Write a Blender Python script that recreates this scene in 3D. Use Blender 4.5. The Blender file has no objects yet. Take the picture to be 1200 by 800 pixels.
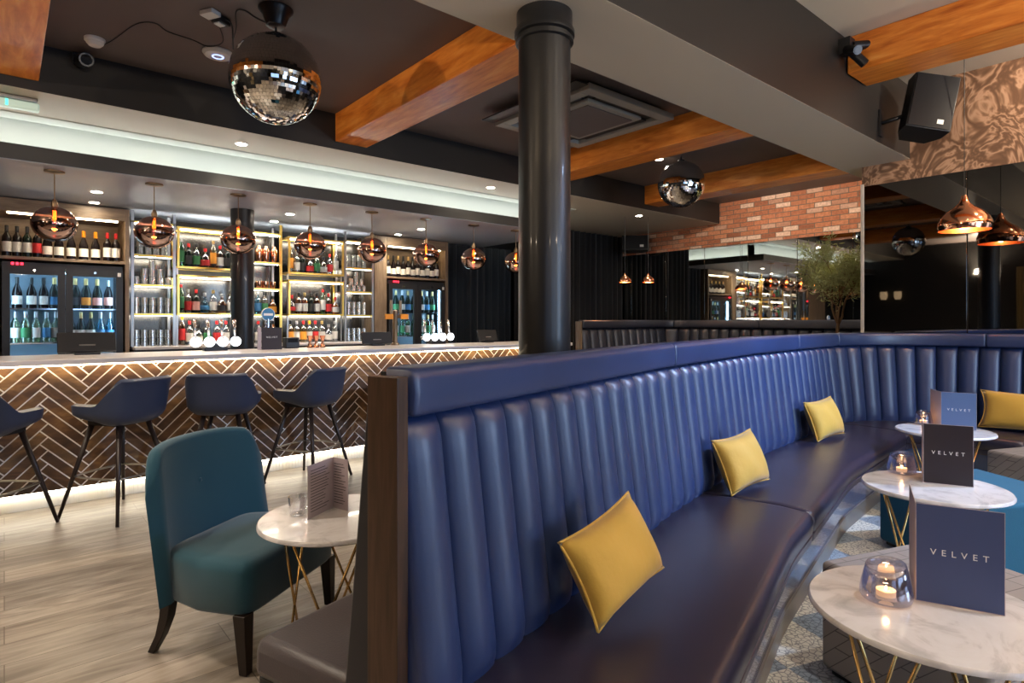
EXPO = 1.12
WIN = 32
DL = dict(canopy=30, strip=45, recess=40, high=50, brick=33, wash=60, up=420, left=90, stage=480)  # high, brick, wash, up, left and stage power added, unseen lamps
import bpy, bmesh, math, random
from mathutils import Vector, Matrix
random.seed(7)
SC = bpy.context.scene
COL = SC.collection
PI = math.pi
R = math.radians

# ------------------------------------------------------------------ materials
def newmat(name):
    m = bpy.data.materials.new(name); m.use_nodes = True
    nt = m.node_tree
    return m, nt, nt.nodes['Principled BSDF']

def setp(b, **kw):
    for k, v in kw.items():
        k = k.replace('_', ' ')
        if k in b.inputs:
            b.inputs[k].default_value = v

def c4(c): return (c[0], c[1], c[2], 1)

def srgb(r, g, b):
    f = lambda v: (v/255/12.92) if v/255 <= .04045 else ((v/255+.055)/1.055)**2.4
    return (f(r), f(g), f(b))

def pm(name, col, rough=.5, metal=0, spec=.5, coat=0, sheen=0, bump=0, bscale=60, var=0, trans=0, ior=1.45, emit=None, es=1):
    m, nt, b = newmat(name)
    setp(b, Base_Color=c4(col), Roughness=rough, Metallic=metal, Specular_IOR_Level=spec, Coat_Weight=coat,
         Sheen_Weight=sheen, Transmission_Weight=trans, IOR=ior)
    if emit:
        setp(b, Emission_Color=c4(emit), Emission_Strength=es)
    if bump or var:
        tc = nt.nodes.new('ShaderNodeTexCoord')
        n = nt.nodes.new('ShaderNodeTexNoise'); n.inputs['Scale'].default_value = bscale; n.inputs['Detail'].default_value = 4
        nt.links.new(tc.outputs['Object'], n.inputs['Vector'])
        if bump:
            bp = nt.nodes.new('ShaderNodeBump'); bp.inputs['Strength'].default_value = bump; bp.inputs['Distance'].default_value = .01
            nt.links.new(n.outputs['Fac'], bp.inputs['Height']); nt.links.new(bp.outputs['Normal'], b.inputs['Normal'])
        if var:
            n2 = nt.nodes.new('ShaderNodeTexNoise'); n2.inputs['Scale'].default_value = 3.0; n2.inputs['Detail'].default_value = 5
            nt.links.new(tc.outputs['Object'], n2.inputs['Vector'])
            mr = nt.nodes.new('ShaderNodeMapRange'); mr.inputs['To Min'].default_value = 1-var; mr.inputs['To Max'].default_value = 1+var
            nt.links.new(n2.outputs['Fac'], mr.inputs['Value'])
            mx = nt.nodes.new('ShaderNodeVectorMath'); mx.operation = 'SCALE'; mx.inputs[0].default_value = col
            nt.links.new(mr.outputs['Result'], mx.inputs['Scale']); nt.links.new(mx.outputs['Vector'], b.inputs['Base Color'])
    return m

def emat(name, col, s):
    m = bpy.data.materials.new(name); m.use_nodes = True; nt = m.node_tree
    nt.nodes.clear()
    o = nt.nodes.new('ShaderNodeOutputMaterial'); e = nt.nodes.new('ShaderNodeEmission')
    e.inputs['Color'].default_value = c4(col); e.inputs['Strength'].default_value = s
    nt.links.new(e.outputs[0], o.inputs[0])
    return m

def thin_glass(name, tint, refl=.08, gcol=(1, 1, 1), rough=.02, edge=.6):
    """thin-walled glass: tinted transparency mixed with a mirror coat that grows towards grazing angles"""
    m = bpy.data.materials.new(name); m.use_nodes = True; nt = m.node_tree
    nt.nodes.clear()
    o = nt.nodes.new('ShaderNodeOutputMaterial'); mix = nt.nodes.new('ShaderNodeMixShader')
    t = nt.nodes.new('ShaderNodeBsdfTransparent'); g = nt.nodes.new('ShaderNodeBsdfGlossy')
    t.inputs['Color'].default_value = c4(tint); g.inputs['Color'].default_value = c4(gcol); g.inputs['Roughness'].default_value = rough
    lw = nt.nodes.new('ShaderNodeLayerWeight'); lw.inputs['Blend'].default_value = .3
    mr = nt.nodes.new('ShaderNodeMapRange'); mr.inputs['To Min'].default_value = refl; mr.inputs['To Max'].default_value = edge
    nt.links.new(lw.outputs['Facing'], mr.inputs['Value']); nt.links.new(mr.outputs['Result'], mix.inputs['Fac'])
    nt.links.new(t.outputs[0], mix.inputs[1]); nt.links.new(g.outputs[0], mix.inputs[2]); nt.links.new(mix.outputs[0], o.inputs[0])
    return m

def ramp(nt, fac, stops):
    r = nt.nodes.new('ShaderNodeValToRGB'); el = r.color_ramp.elements
    while len(el) < len(stops): el.new(.5)
    for e, (p, c) in zip(el, stops): e.position = p; e.color = c4(c)
    nt.links.new(fac, r.inputs['Fac'])
    return r.outputs['Color']

def mapping(nt, scale=(1, 1, 1), rot=(0, 0, 0), coord='Object'):
    tc = nt.nodes.new('ShaderNodeTexCoord'); mp = nt.nodes.new('ShaderNodeMapping')
    mp.inputs['Scale'].default_value = scale; mp.inputs['Rotation'].default_value = rot
    nt.links.new(tc.outputs[coord], mp.inputs['Vector'])
    return mp.outputs['Vector']

def noise(nt, vec, scale, detail=5, dist=0, rough=.5):
    n = nt.nodes.new('ShaderNodeTexNoise'); n.inputs['Scale'].default_value = scale
    n.inputs['Detail'].default_value = detail; n.inputs['Distortion'].default_value = dist; n.inputs['Roughness'].default_value = rough
    nt.links.new(vec, n.inputs['Vector'])
    return n.outputs['Fac']

def bumpn(nt, b, h, strength=.3, dist=.01):
    bp = nt.nodes.new('ShaderNodeBump'); bp.inputs['Strength'].default_value = strength; bp.inputs['Distance'].default_value = dist
    nt.links.new(h, bp.inputs['Height']); nt.links.new(bp.outputs['Normal'], b.inputs['Normal'])

def wood(name, stops, scale=(1, 1, 1), rough=.45, spec=.5, dist=1.2, fine=14, bump=.15):
    m, nt, b = newmat(name)
    v = mapping(nt, scale)
    n = noise(nt, v, 2.2, 6, dist, .55); n2 = noise(nt, v, fine, 4, .6)
    mx = nt.nodes.new('ShaderNodeMath'); mx.operation = 'MULTIPLY_ADD'; mx.inputs[1].default_value = .45
    nt.links.new(n2, mx.inputs[0])
    m2 = nt.nodes.new('ShaderNodeMath'); m2.operation = 'MULTIPLY'; m2.inputs[1].default_value = .6; nt.links.new(n, m2.inputs[0])
    nt.links.new(m2.outputs[0], mx.inputs[2])
    nt.links.new(ramp(nt, mx.outputs[0], stops), b.inputs['Base Color'])
    setp(b, Roughness=rough, Specular_IOR_Level=spec)
    if bump: bumpn(nt, b, mx.outputs[0], bump, .004)
    return m

M = {}
M['beam'] = wood('stained_pine', [(.28, (.36, .075, .008)), (.45, (.6, .165, .018)), (.58, (.74, .245, .035)), (.75, (.85, .38, .09))], (3.2, .5, 3.2), .38, .5, 1.8, 9)
M['walnut'] = wood('walnut_panel', [(.3, (.02, .01, .006)), (.5, (.05, .026, .014)), (.7, (.09, .05, .03))], (6, 6, .5), .38, .5, .8, 12)
M['oak'] = wood('brown_oak', [(.3, (.1, .065, .04)), (.5, (.19, .13, .08)), (.7, (.28, .2, .13))], (.6, 6, 5), .45, .4, .8, 12)
M['oakv'] = wood('brown_oak_upright', [(.3, (.1, .065, .04)), (.5, (.19, .13, .08)), (.7, (.28, .2, .13))], (6, 6, .6), .45, .4, .8, 12)
M['plank'] = wood('bar_front_timber', [(.32, (.035, .016, .006)), (.5, (.09, .042, .016)), (.62, (.16, .08, .03)), (.75, (.32, .18, .07))], (1.3, 3, 2.6), .36, .6, 2.5, 7, .25)
M['darkwood'] = pm('dark_leg_wood', (.012, .007, .005), .35)
M['leg'] = pm('stool_leg_wood', (.02, .012, .01), .4)
M['black'] = pm('black_plastic', (.012, .012, .013), .4)
M['blackm'] = pm('black_metal', (.012, .012, .014), .3, .3)
M['column'] = pm('column_black_gloss', (.012, .012, .013), .36, 0, .45, .1)
M['ceil'] = pm('ceiling_brown_paint', (.13, .106, .1), .55, var=.1)
M['face'] = pm('beam_side_black_paint', (.016, .014, .013), .45, spec=.4)
M['taupe'] = pm('taupe_soffit_paint', (.5, .435, .34), .5)
M['canopy'] = pm('canopy_grey_paint', (.34, .4, .48), .4, spec=.6)
M['canface'] = pm('canopy_edge_paint', (.05, .046, .042), .4)
M['cove'] = pm('cove_white_paint', (.62, .64, .6), .7)
M['wallblack'] = pm('wall_black_paint', (.012, .012, .012), .6)
M['curtain'] = pm('black_velvet', (.005, .005, .006), .8, sheen=.15)
M['curtblue'] = pm('midnight_velvet', (.004, .01, .016), .8, sheen=.2)
M['stone'] = pm('counter_quartz', (.66, .6, .57), .3, coat=.15, var=.08)
M['white'] = pm('white_plastic', (.75, .74, .7), .4)
M['paper'] = pm('white_paper', (.7, .66, .6), .8)
M['gold'] = pm('brushed_gold', (.85, .58, .14), .28, 1)
M['goldleg'] = pm('antique_gold_rod', (.62, .4, .15), .25, 1)
M['paletrim'] = pm('pale_satin_trim', (.5, .45, .4), .35)
M['brass'] = pm('aged_brass', (.3, .21, .13), .3, 1)
M['steel'] = pm('grey_steel', (.4, .39, .37), .3, 1)
M['chrome'] = pm('chrome', (.8, .8, .8), .08, 1)
M['copper'] = pm('polished_copper', (.9, .42, .24), .12, 1)
M['copperin'] = pm('copper_inner', (.95, .38, .15), .35, 1)
M['teal'] = pm('teal_velvet', (.003, .065, .105), .75, sheen=.35, bump=.15, bscale=300, var=.15)
M['tealb'] = pm('teal_velvet_bright', (.0, .08, .15), .8, sheen=.08, bump=.15, bscale=300)
M['stool'] = pm('slate_leather', (.03, .043, .085), .42, bump=.08, bscale=250)
M['mustard'] = pm('mustard_velvet', (.62, .38, .055), .7, sheen=.35, bump=.2, bscale=30)
M['grey_leather'] = pm('charcoal_leather', (.075, .065, .074), .38, bump=.12, bscale=180)
M['screen'] = pm('dark_screen', (.01, .01, .012), .12)
M['amber'] = pm('amber_label', (.85, .35, .04), .5)
M['label'] = pm('cream_label', (.72, .69, .62), .6)
M['labelr'] = pm('red_label', (.6, .03, .03), .5)
M['labelk'] = pm('black_label', (.02, .02, .02), .5)
M['labelg'] = pm('green_label', (.05, .22, .08), .5)
M['labelo'] = pm('orange_label', (.9, .32, .02), .5)
M['labelp'] = pm('pink_label', (.8, .42, .36), .5)
M['labelb'] = pm('blue_label', (.05, .2, .4), .5)
M['capr'] = pm('red_capsule', (.55, .02, .02), .35)
M['capo'] = pm('orange_capsule', (.85, .3, .01), .35)
M['capk'] = pm('black_capsule', (.015, .015, .015), .35)
M['capg'] = pm('gold_capsule', (.7, .5, .2), .3, .8)
M['caps'] = pm('silver_capsule', (.6, .6, .6), .3, .8)
M['gdark'] = pm('dark_green_bottle_glass', (.006, .012, .008), .16, spec=.35)
M['gred'] = pm('dark_wine_bottle_glass', (.008, .005, .005), .16, spec=.35)
M['ggreen'] = thin_glass('green_glass', (.25, .62, .3), .1)
M['gclear'] = thin_glass('clear_glass', (.86, .9, .9), .14)
M['gamber'] = thin_glass('amber_glass', (.75, .34, .08), .1)
M['gblue'] = thin_glass('blue_glass', (.3, .7, .85), .1)
M['gbrown'] = thin_glass('brown_glass', (.3, .12, .05), .1)
M['gyel'] = thin_glass('yellow_glass', (.85, .7, .25), .1)
M['gwhitewine'] = thin_glass('pale_green_glass', (.72, .86, .62), .12)
M['pane'] = thin_glass('door_glass', (.93, .96, 1), .003, edge=.2)
M['tumbler'] = thin_glass('tumbler_glass', (.86, .88, .87), .42, (.95, .97, .95), .2, .9)
M['smoke'] = thin_glass('copper_smoked_glass', (.34, .2, .16), .5, (.62, .45, .38), .01, .95)
M['votive'] = thin_glass('smoked_votive_glass', (.82, .82, .87), .1, (.85, .88, 1), .01, .8)
M['table_glass'] = thin_glass('table_glassware', (.95, .95, .96), .1, edge=.8)
M['mirror'] = pm('tinted_mirror', (.62, .63, .6), .02, 1)
M['barback'] = pm('bronze_back_panel', (.1, .095, .085), .22, 1)
M['mirrord'] = pm('smoked_mirror', (.17, .165, .16), .02, 1)
M['disco'] = pm('mirror_tile', (.9, .9, .88), .03, 1)
M['discogrout'] = pm('ball_core', (.05, .05, .05), .5)
M['text'] = pm('white_print', (.85, .85, .85), .5)
M['menub'] = pm('slate_blue_card', (.055, .08, .2), .45)
M['menud'] = pm('dark_plum_card', (.022, .015, .02), .45)
M['menul'] = pm('pale_blue_card', (.09, .15, .3), .4)
M['menui'] = pm('lilac_card', (.42, .36, .4), .6)
M['wax'] = pm('candle_wax', (.9, .75, .55), .5, emit=(1, .5, .2), es=.5)
M['flame'] = emat('candle_flame', (1, .55, .2), 30)
M['led'] = emat('led_white', (1, .93, .82), 24)
M['ledwarm'] = emat('led_warm', (1, .78, .48), 14)
M['ledkick'] = emat('led_kick', (1, .88, .68), 10)
M['ledcove'] = emat('led_cove', (.95, 1, .93), 8)
M['ledcool'] = emat('led_cool', (.45, .78, 1), 15)
M['down'] = emat('downlight_lens', (1, .88, .7), 80)
M['tapglow'] = emat('tap_badge_glow', (.9, .95, 1), 2.2)
M['filament'] = emat('filament_glow', (1, .2, .04), 60)
M['digits'] = emat('red_digits', (1, .02, .04), 3)
M['bluering'] = emat('blue_ring', (.3, .4, 1), 1.5)
M['exitgreen'] = emat('exit_green', (.1, .9, .6), 1.2)
M['exitlens'] = pm('exit_lens', (.5, .6, .5), .3, emit=(.7, .9, .75), es=.15)
M['pot'] = pm('planter_grey', (.08, .08, .08), .6)
M['bark'] = pm('olive_bark', (.22, .13, .07), .8, bump=.5, bscale=40, var=.3)
M['leaf'] = pm('olive_leaf', (.4, .42, .18), .45, var=.5)
M['soil'] = pm('soil', (.02, .014, .01), .9)
M['fabricgrey'] = None
M['kick'] = pm('white_plinth', (.7, .68, .62), .5)
M['mortarline'] = pm('bright_grout', (.95, .92, .86), .5)
M['acwhite'] = pm('ac_grey_plastic', (.3, .28, .24), .5)
M['greybase'] = pm('glossy_blue_base', (.06, .085, .16), .2, coat=.5)
M['plinth'] = pm('taupe_kickboard', (.16, .14, .12), .3)

def leather(name, col, rough=.36):
    m, nt, b = newmat(name)
    v = mapping(nt, (1, 1, 1))
    n = noise(nt, v, 2.0, 3)
    nt.links.new(ramp(nt, n, [(.3, tuple(x*.85 for x in col)), (.7, tuple(x*1.15 for x in col))]), b.inputs['Base Color'])
    setp(b, Roughness=rough, Specular_IOR_Level=.6, Coat_Weight=.12, Coat_Roughness=.3)
    bumpn(nt, b, noise(nt, v, 260, 2), .08, .003)
    return m
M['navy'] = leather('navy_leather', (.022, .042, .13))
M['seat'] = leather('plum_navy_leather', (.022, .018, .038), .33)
M['farnavy'] = leather('dark_slate_leather', (.016, .019, .034), .38)
M['benchback'] = leather('ink_leather', (.007, .009, .018), .45)

def mat_brick():
    m, nt, b = newmat('red_brick')
    v = mapping(nt, (1, 1, 1), (0, R(90), R(90)))
    tc = nt.nodes.new('ShaderNodeTexCoord'); sx = nt.nodes.new('ShaderNodeSeparateXYZ'); cx = nt.nodes.new('ShaderNodeCombineXYZ')
    nt.links.new(tc.outputs['Object'], sx.inputs[0]); nt.links.new(sx.outputs['Y'], cx.inputs['X']); nt.links.new(sx.outputs['Z'], cx.inputs['Y'])
    br = nt.nodes.new('ShaderNodeTexBrick'); nt.links.new(cx.outputs[0], br.inputs['Vector'])
    br.inputs['Scale'].default_value = 1; br.inputs['Brick Width'].default_value = .225; br.inputs['Row Height'].default_value = .0715
    br.inputs['Mortar Size'].default_value = .006; br.inputs['Mortar Smooth'].default_value = .3
    br.inputs['Color1'].default_value = (0, 0, 0, 1); br.inputs['Color2'].default_value = (1, 1, 1, 1); br.inputs['Mortar'].default_value = (.5, .5, .5, 1)
    br.inputs['Bias'].default_value = 0
    c = ramp(nt, br.outputs['Color'], [(0, (.26, .09, .045)), (.25, (.46, .17, .085)), (.45, (.34, .12, .06)), (.62, (.5, .2, .1)), (.8, (.4, .2, .13)), (.94, (.62, .42, .32))])
    n = noise(nt, cx.outputs[0], 30, 6)
    mx = nt.nodes.new('ShaderNodeMixRGB'); mx.blend_type = 'MULTIPLY'; mx.inputs['Fac'].default_value = .6
    nt.links.new(c, mx.inputs[1]); nt.links.new(ramp(nt, n, [(.3, (.55, .5, .45)), (.7, (1.25, 1.2, 1.15))]), mx.inputs[2])
    m2 = nt.nodes.new('ShaderNodeMixRGB'); nt.links.new(br.outputs['Fac'], m2.inputs['Fac'])
    nt.links.new(mx.outputs[0], m2.inputs[1]); m2.inputs[2].default_value = (.13, .1, .075, 1)
    nt.links.new(m2.outputs[0], b.inputs['Base Color']); setp(b, Roughness=.85)
    inv = nt.nodes.new('ShaderNodeMath'); inv.operation = 'SUBTRACT'; inv.inputs[0].default_value = 1
    nt.links.new(br.outputs['Fac'], inv.inputs[1]); bumpn(nt, b, inv.outputs[0], .6, .01)
    return m
M['brick'] = mat_brick()

def mat_wallpaper():
    m, nt, b = newmat('bronze_marbled_wallpaper')
    v = mapping(nt, (1, 1, 1))
    n1 = nt.nodes.new('ShaderNodeTexNoise'); n1.inputs['Scale'].default_value = 1.7; n1.inputs['Detail'].default_value = 3.5; n1.inputs['Distortion'].default_value = 2.6
    nt.links.new(v, n1.inputs['Vector'])
    w = nt.nodes.new('ShaderNodeMath'); w.operation = 'MULTIPLY'; w.inputs[1].default_value = 44; nt.links.new(n1.outputs['Fac'], w.inputs[0])
    s = nt.nodes.new('ShaderNodeMath'); s.operation = 'SINE'; nt.links.new(w.outputs[0], s.inputs[0])
    mr = nt.nodes.new('ShaderNodeMapRange'); mr.inputs['From Min'].default_value = -1; nt.links.new(s.outputs[0], mr.inputs['Value'])
    c = ramp(nt, mr.outputs['Result'], [(0, (.13, .068, .04)), (.5, (.2, .11, .065)), (.8, (.29, .165, .1)), (1, (.42, .25, .16))])
    nt.links.new(c, b.inputs['Base Color']); setp(b, Roughness=.4, Metallic=.25)
    return m
M['wallpaper'] = mat_wallpaper()

def mat_floor():
    m, nt, b = newmat('wood_look_plank_floor')
    v = mapping(nt, (1, 1, 1))
    br = nt.nodes.new('ShaderNodeTexBrick'); nt.links.new(v, br.inputs['Vector'])
    br.inputs['Scale'].default_value = 1; br.inputs['Brick Width'].default_value = 1.2; br.inputs['Row Height'].default_value = .2
    br.inputs['Mortar Size'].default_value = .0018; br.offset = .37
    br.inputs['Color1'].default_value = (0, 0, 0, 1); br.inputs['Color2'].default_value = (1, 1, 1, 1); br.inputs['Mortar'].default_value = (.5, .5, .5, 1)
    v2 = mapping(nt, (.7, 4, 1)); n = noise(nt, v2, 2.2, 8, 2.2, .6)
    n2 = noise(nt, mapping(nt, (.5, 2.2, 1)), 3, 4, 1)
    a = ramp(nt, n, [(.25, (.15, .125, .105)), (.45, (.25, .218, .188)), (.6, (.34, .303, .267)), (.8, (.44, .405, .36))])
    mx = nt.nodes.new('ShaderNodeMixRGB'); mx.blend_type = 'MULTIPLY'; mx.inputs['Fac'].default_value = 1
    nt.links.new(a, mx.inputs[1]); nt.links.new(ramp(nt, br.outputs['Color'], [(0, (.78, .78, .78)), (1, (1.12, 1.1, 1.06))]), mx.inputs[2])
    m3 = nt.nodes.new('ShaderNodeMixRGB'); m3.blend_type = 'MULTIPLY'; m3.inputs['Fac'].default_value = .7
    nt.links.new(mx.outputs[0], m3.inputs[1]); nt.links.new(ramp(nt, n2, [(.35, (.62, .6, .58)), (.62, (1.1, 1.1, 1.1))]), m3.inputs[2])
    m2 = nt.nodes.new('ShaderNodeMixRGB'); nt.links.new(br.outputs['Fac'], m2.inputs['Fac'])
    nt.links.new(m3.outputs[0], m2.inputs[1]); m2.inputs[2].default_value = (.08, .065, .05, 1)
    nt.links.new(m2.outputs[0], b.inputs['Base Color']); setp(b, Roughness=.36, Specular_IOR_Level=.5)
    return m
M['floor'] = mat_floor()

def mat_mosaic():
    m, nt, b = newmat('patterned_mosaic_floor')
    v = mapping(nt, (1, 1, 1), (0, 0, R(20)))
    vo = nt.nodes.new('ShaderNodeTexVoronoi'); vo.feature = 'DISTANCE_TO_EDGE'; vo.inputs['Scale'].default_value = 42; nt.links.new(v, vo.inputs['Vector'])
    ck = nt.nodes.new('ShaderNodeTexChecker'); ck.inputs['Scale'].default_value = 3.2; nt.links.new(v, ck.inputs['Vector'])
    ck.inputs['Color1'].default_value = (.32, .38, .44, 1); ck.inputs['Color2'].default_value = (.8, .76, .66, 1)
    mx = nt.nodes.new('ShaderNodeMixRGB'); mx.blend_type = 'MULTIPLY'; mx.inputs['Fac'].default_value = 1
    nt.links.new(ck.outputs['Color'], mx.inputs[1]); nt.links.new(ramp(nt, vo.outputs['Distance'], [(0, (.25, .25, .28)), (.12, (1, 1, 1))]), mx.inputs[2])
    nt.links.new(mx.outputs[0], b.inputs['Base Color']); setp(b, Roughness=.3)
    return m
M['mosaic'] = mat_mosaic()

def mat_marble():
    m, nt, b = newmat('white_marble')
    v = mapping(nt, (1, 1, 1), (0, 0, .6))
    n = noise(nt, v, 5.5, 8, 1.5, .6)
    nt.links.new(ramp(nt, n, [(.3, (.42, .42, .44)), (.44, (.62, .61, .63)), (.5, (.72, .71, .73)), (.7, (.78, .78, .81))]), b.inputs['Base Color'])
    setp(b, Roughness=.16, Coat_Weight=.3)
    return m
M['marble'] = mat_marble()

def mat_tilefab(name, c1, c2):
    m, nt, b = newmat(name)
    v = mapping(nt, (1, 1, 1), (0, 0, 0))
    br = nt.nodes.new('ShaderNodeTexBrick'); br.inputs['Scale'].default_value = 1
    br.inputs['Brick Width'].default_value = .2; br.inputs['Row Height'].default_value = .066; br.inputs['Mortar Size'].default_value = .0022; br.offset = .33
    tc = nt.nodes.new('ShaderNodeTexCoord'); sx = nt.nodes.new('ShaderNodeSeparateXYZ'); cx = nt.nodes.new('ShaderNodeCombineXYZ')
    nt.links.new(tc.outputs['Object'], sx.inputs[0])
    a1 = nt.nodes.new('ShaderNodeMath'); a1.operation = 'ADD'; nt.links.new(sx.outputs['X'], a1.inputs[0]); nt.links.new(sx.outputs['Z'], a1.inputs[1])
    a2 = nt.nodes.new('ShaderNodeMath'); a2.operation = 'ADD'; nt.links.new(sx.outputs['Y'], a2.inputs[0]); nt.links.new(sx.outputs['Z'], a2.inputs[1])
    nt.links.new(a1.outputs[0], cx.inputs['X']); nt.links.new(a2.outputs[0], cx.inputs['Y']); nt.links.new(cx.outputs[0], br.inputs['Vector'])
    br.inputs['Color1'].default_value = c4(c1); br.inputs['Color2'].default_value = c4(tuple(x*.9 for x in c1)); br.inputs['Mortar'].default_value = c4(c2)
    nt.links.new(br.outputs['Color'], b.inputs['Base Color']); setp(b, Roughness=.6, Sheen_Weight=.2)
    return m
M['fabricgrey'] = mat_tilefab('quilted_grey_fabric', (.25, .225, .215), (.07, .06, .06))

# ------------------------------------------------------------------ geometry helpers
def box(bm, x0, x1, y0, y1, z0, z1, mi=0, mtx=None):
    vs = [Vector((x, y, z)) for z in (z0, z1) for (x, y) in ((x0, y0), (x1, y0), (x1, y1), (x0, y1))]
    if mtx: vs = [mtx @ v for v in vs]
    v = [bm.verts.new(p) for p in vs]
    for f in ((3, 2, 1, 0), (4, 5, 6, 7), (0, 1, 5, 4), (1, 2, 6, 5), (2, 3, 7, 6), (3, 0, 4, 7)):
        bm.faces.new([v[i] for i in f]).material_index = mi

def lathe(bm, prof, seg=24, c=(0, 0, 0), mi=0, sx=1, sy=1, cap=True):
    rings = []
    for r, z in prof:
        if r < 1e-5: rings.append([bm.verts.new((c[0], c[1], c[2]+z))])
        else: rings.append([bm.verts.new((c[0]+sx*r*math.cos(2*PI*k/seg), c[1]+sy*r*math.sin(2*PI*k/seg), c[2]+z)) for k in range(seg)])
    for a, b in zip(rings, rings[1:]):
        for k in range(seg):
            k2 = (k+1) % seg
            if len(a) == 1 and len(b) == 1: continue
            if len(a) == 1: f = bm.faces.new((a[0], b[k2], b[k]))
            elif len(b) == 1: f = bm.faces.new((a[k], a[k2], b[0]))
            else: f = bm.faces.new((a[k], a[k2], b[k2], b[k]))
            f.material_index = mi
    if cap:
        for rg, fl in ((rings[0], True), (rings[-1], False)):
            if len(rg) > 1:
                f = bm.faces.new(rg[::-1] if fl else rg); f.material_index = mi

def tube(bm, pts, r, seg=8, mi=0, r2=None):
    pts = [Vector(p) for p in pts]; rings = []
    for i, p in enumerate(pts):
        d = (pts[min(i+1, len(pts)-1)]-pts[max(i-1, 0)]).normalized()
        up = Vector((0, 0, 1)) if abs(d.z) < .95 else Vector((1, 0, 0))
        a = d.cross(up).normalized(); b = d.cross(a)
        rr = r if r2 is None else r+(r2-r)*i/(len(pts)-1)
        rings.append([bm.verts.new(p+a*rr*math.cos(2*PI*k/seg)+b*rr*math.sin(2*PI*k/seg)) for k in range(seg)])
    for a, b in zip(rings, rings[1:]):
        for k in range(seg):
            bm.faces.new((a[k], a[(k+1) % seg], b[(k+1) % seg], b[k])).material_index = mi
    bm.faces.new(rings[0][::-1]).material_index = mi; bm.faces.new(rings[-1]).material_index = mi

def smooth_pts(P, n=6):
    P = [Vector(q) for q in P]; out = []
    for i in range(len(P)-1):
        a, b, c, d = P[max(i-1, 0)], P[i], P[i+1], P[min(i+2, len(P)-1)]
        for k in range(n):
            t = k/n; out.append(.5*((2*b)+(c-a)*t+(2*a-5*b+4*c-d)*t*t+(3*b-a-3*c+d)*t**3))
    return out+[P[-1]]

def grid(bm, rows, mi=0, closed=False):
    vs = [[bm.verts.new(p) for p in r] for r in rows]
    n = len(rows[0])
    for a, b in zip(vs, vs[1:]):
        for k in range(n if closed else n-1):
            k2 = (k+1) % n
            bm.faces.new((a[k], a[k2], b[k2], b[k])).material_index = mi
    return vs

def obj(name, bm, mats, parent=None, smooth=False, bevel=0, loc=None, sub=0, fixn=True, ang=None):
    if fixn: bmesh.ops.recalc_face_normals(bm, faces=bm.faces)
    me = bpy.data.meshes.new(name); bm.to_mesh(me); bm.free()
    for m in (mats if isinstance(mats, (list, tuple)) else [mats]): me.materials.append(M[m] if isinstance(m, str) else m)
    if smooth:
        for p in me.polygons: p.use_smooth = True
        if ang: me.set_sharp_from_angle(angle=R(ang))
    o = bpy.data.objects.new(name, me); COL.objects.link(o)
    if parent: o.parent = parent
    if loc: o.location = loc
    if bevel:
        b = o.modifiers.new('bevel', 'BEVEL'); b.width = bevel; b.segments = 3; b.limit_method = 'ANGLE'; b.angle_limit = R(40)
        if not smooth:
            for p in me.polygons: p.use_smooth = True
            me.set_sharp_from_angle(angle=R(50))
    if sub:
        s = o.modifiers.new('sub', 'SUBSURF'); s.levels = sub; s.render_levels = sub
    return o

def B(): return bmesh.new()
def bx(name, dims, mat, parent=None, bevel=0, **k):
    bm = B(); box(bm, *dims); return obj(name, bm, mat, parent, bevel=bevel, **k)

def thing(name, label, cat, loc=(0, 0, 0), rz=0, group=None):
    o = bpy.data.objects.new(name, None); COL.objects.link(o); o.location = loc; o.rotation_euler = (0, 0, rz)
    o.empty_display_size = .1
    return tag(o, label, cat, group)

def tag(o, label, cat, group=None, kind=None):
    o['label'] = label; o['category'] = cat
    if group: o['group'] = group
    if kind: o['kind'] = kind
    return o

def struct(o):
    o['kind'] = 'structure'; return o

def copy_tree(o, parent=None):
    c = o.copy(); COL.objects.link(c)
    if parent: c.parent = parent
    for ch in list(o.children): copy_tree(ch, c)
    return c

def dup(root, loc, rz=0, label=None, group=None):
    c = copy_tree(root); c.location = loc; c.rotation_euler = (0, 0, rz)
    if label: c['label'] = label
    if group: c['group'] = group
    return c

ORD = ['first', 'second', 'third', 'fourth', 'fifth', 'sixth', 'seventh', 'eighth', 'ninth', 'tenth', 'eleventh', 'twelfth', 'thirteenth', 'fourteenth']

def text(name, s, size, mat, parent, mtx, extr=.0004, spacing=1.0):
    cu = bpy.data.curves.new('t', 'FONT'); cu.body = s; cu.size = size; cu.extrude = extr; cu.align_x = 'CENTER'; cu.align_y = 'CENTER'; cu.space_character = spacing
    t = bpy.data.objects.new('t', cu); COL.objects.link(t)
    bpy.context.view_layer.update()
    me = bpy.data.meshes.new_from_object(t.evaluated_get(bpy.context.evaluated_depsgraph_get()))
    bpy.data.objects.remove(t); bpy.data.curves.remove(cu)
    me.transform(mtx); me.materials.clear(); me.materials.append(M[mat])
    o = bpy.data.objects.new(name, me); COL.objects.link(o); o.parent = parent
    return o

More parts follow.
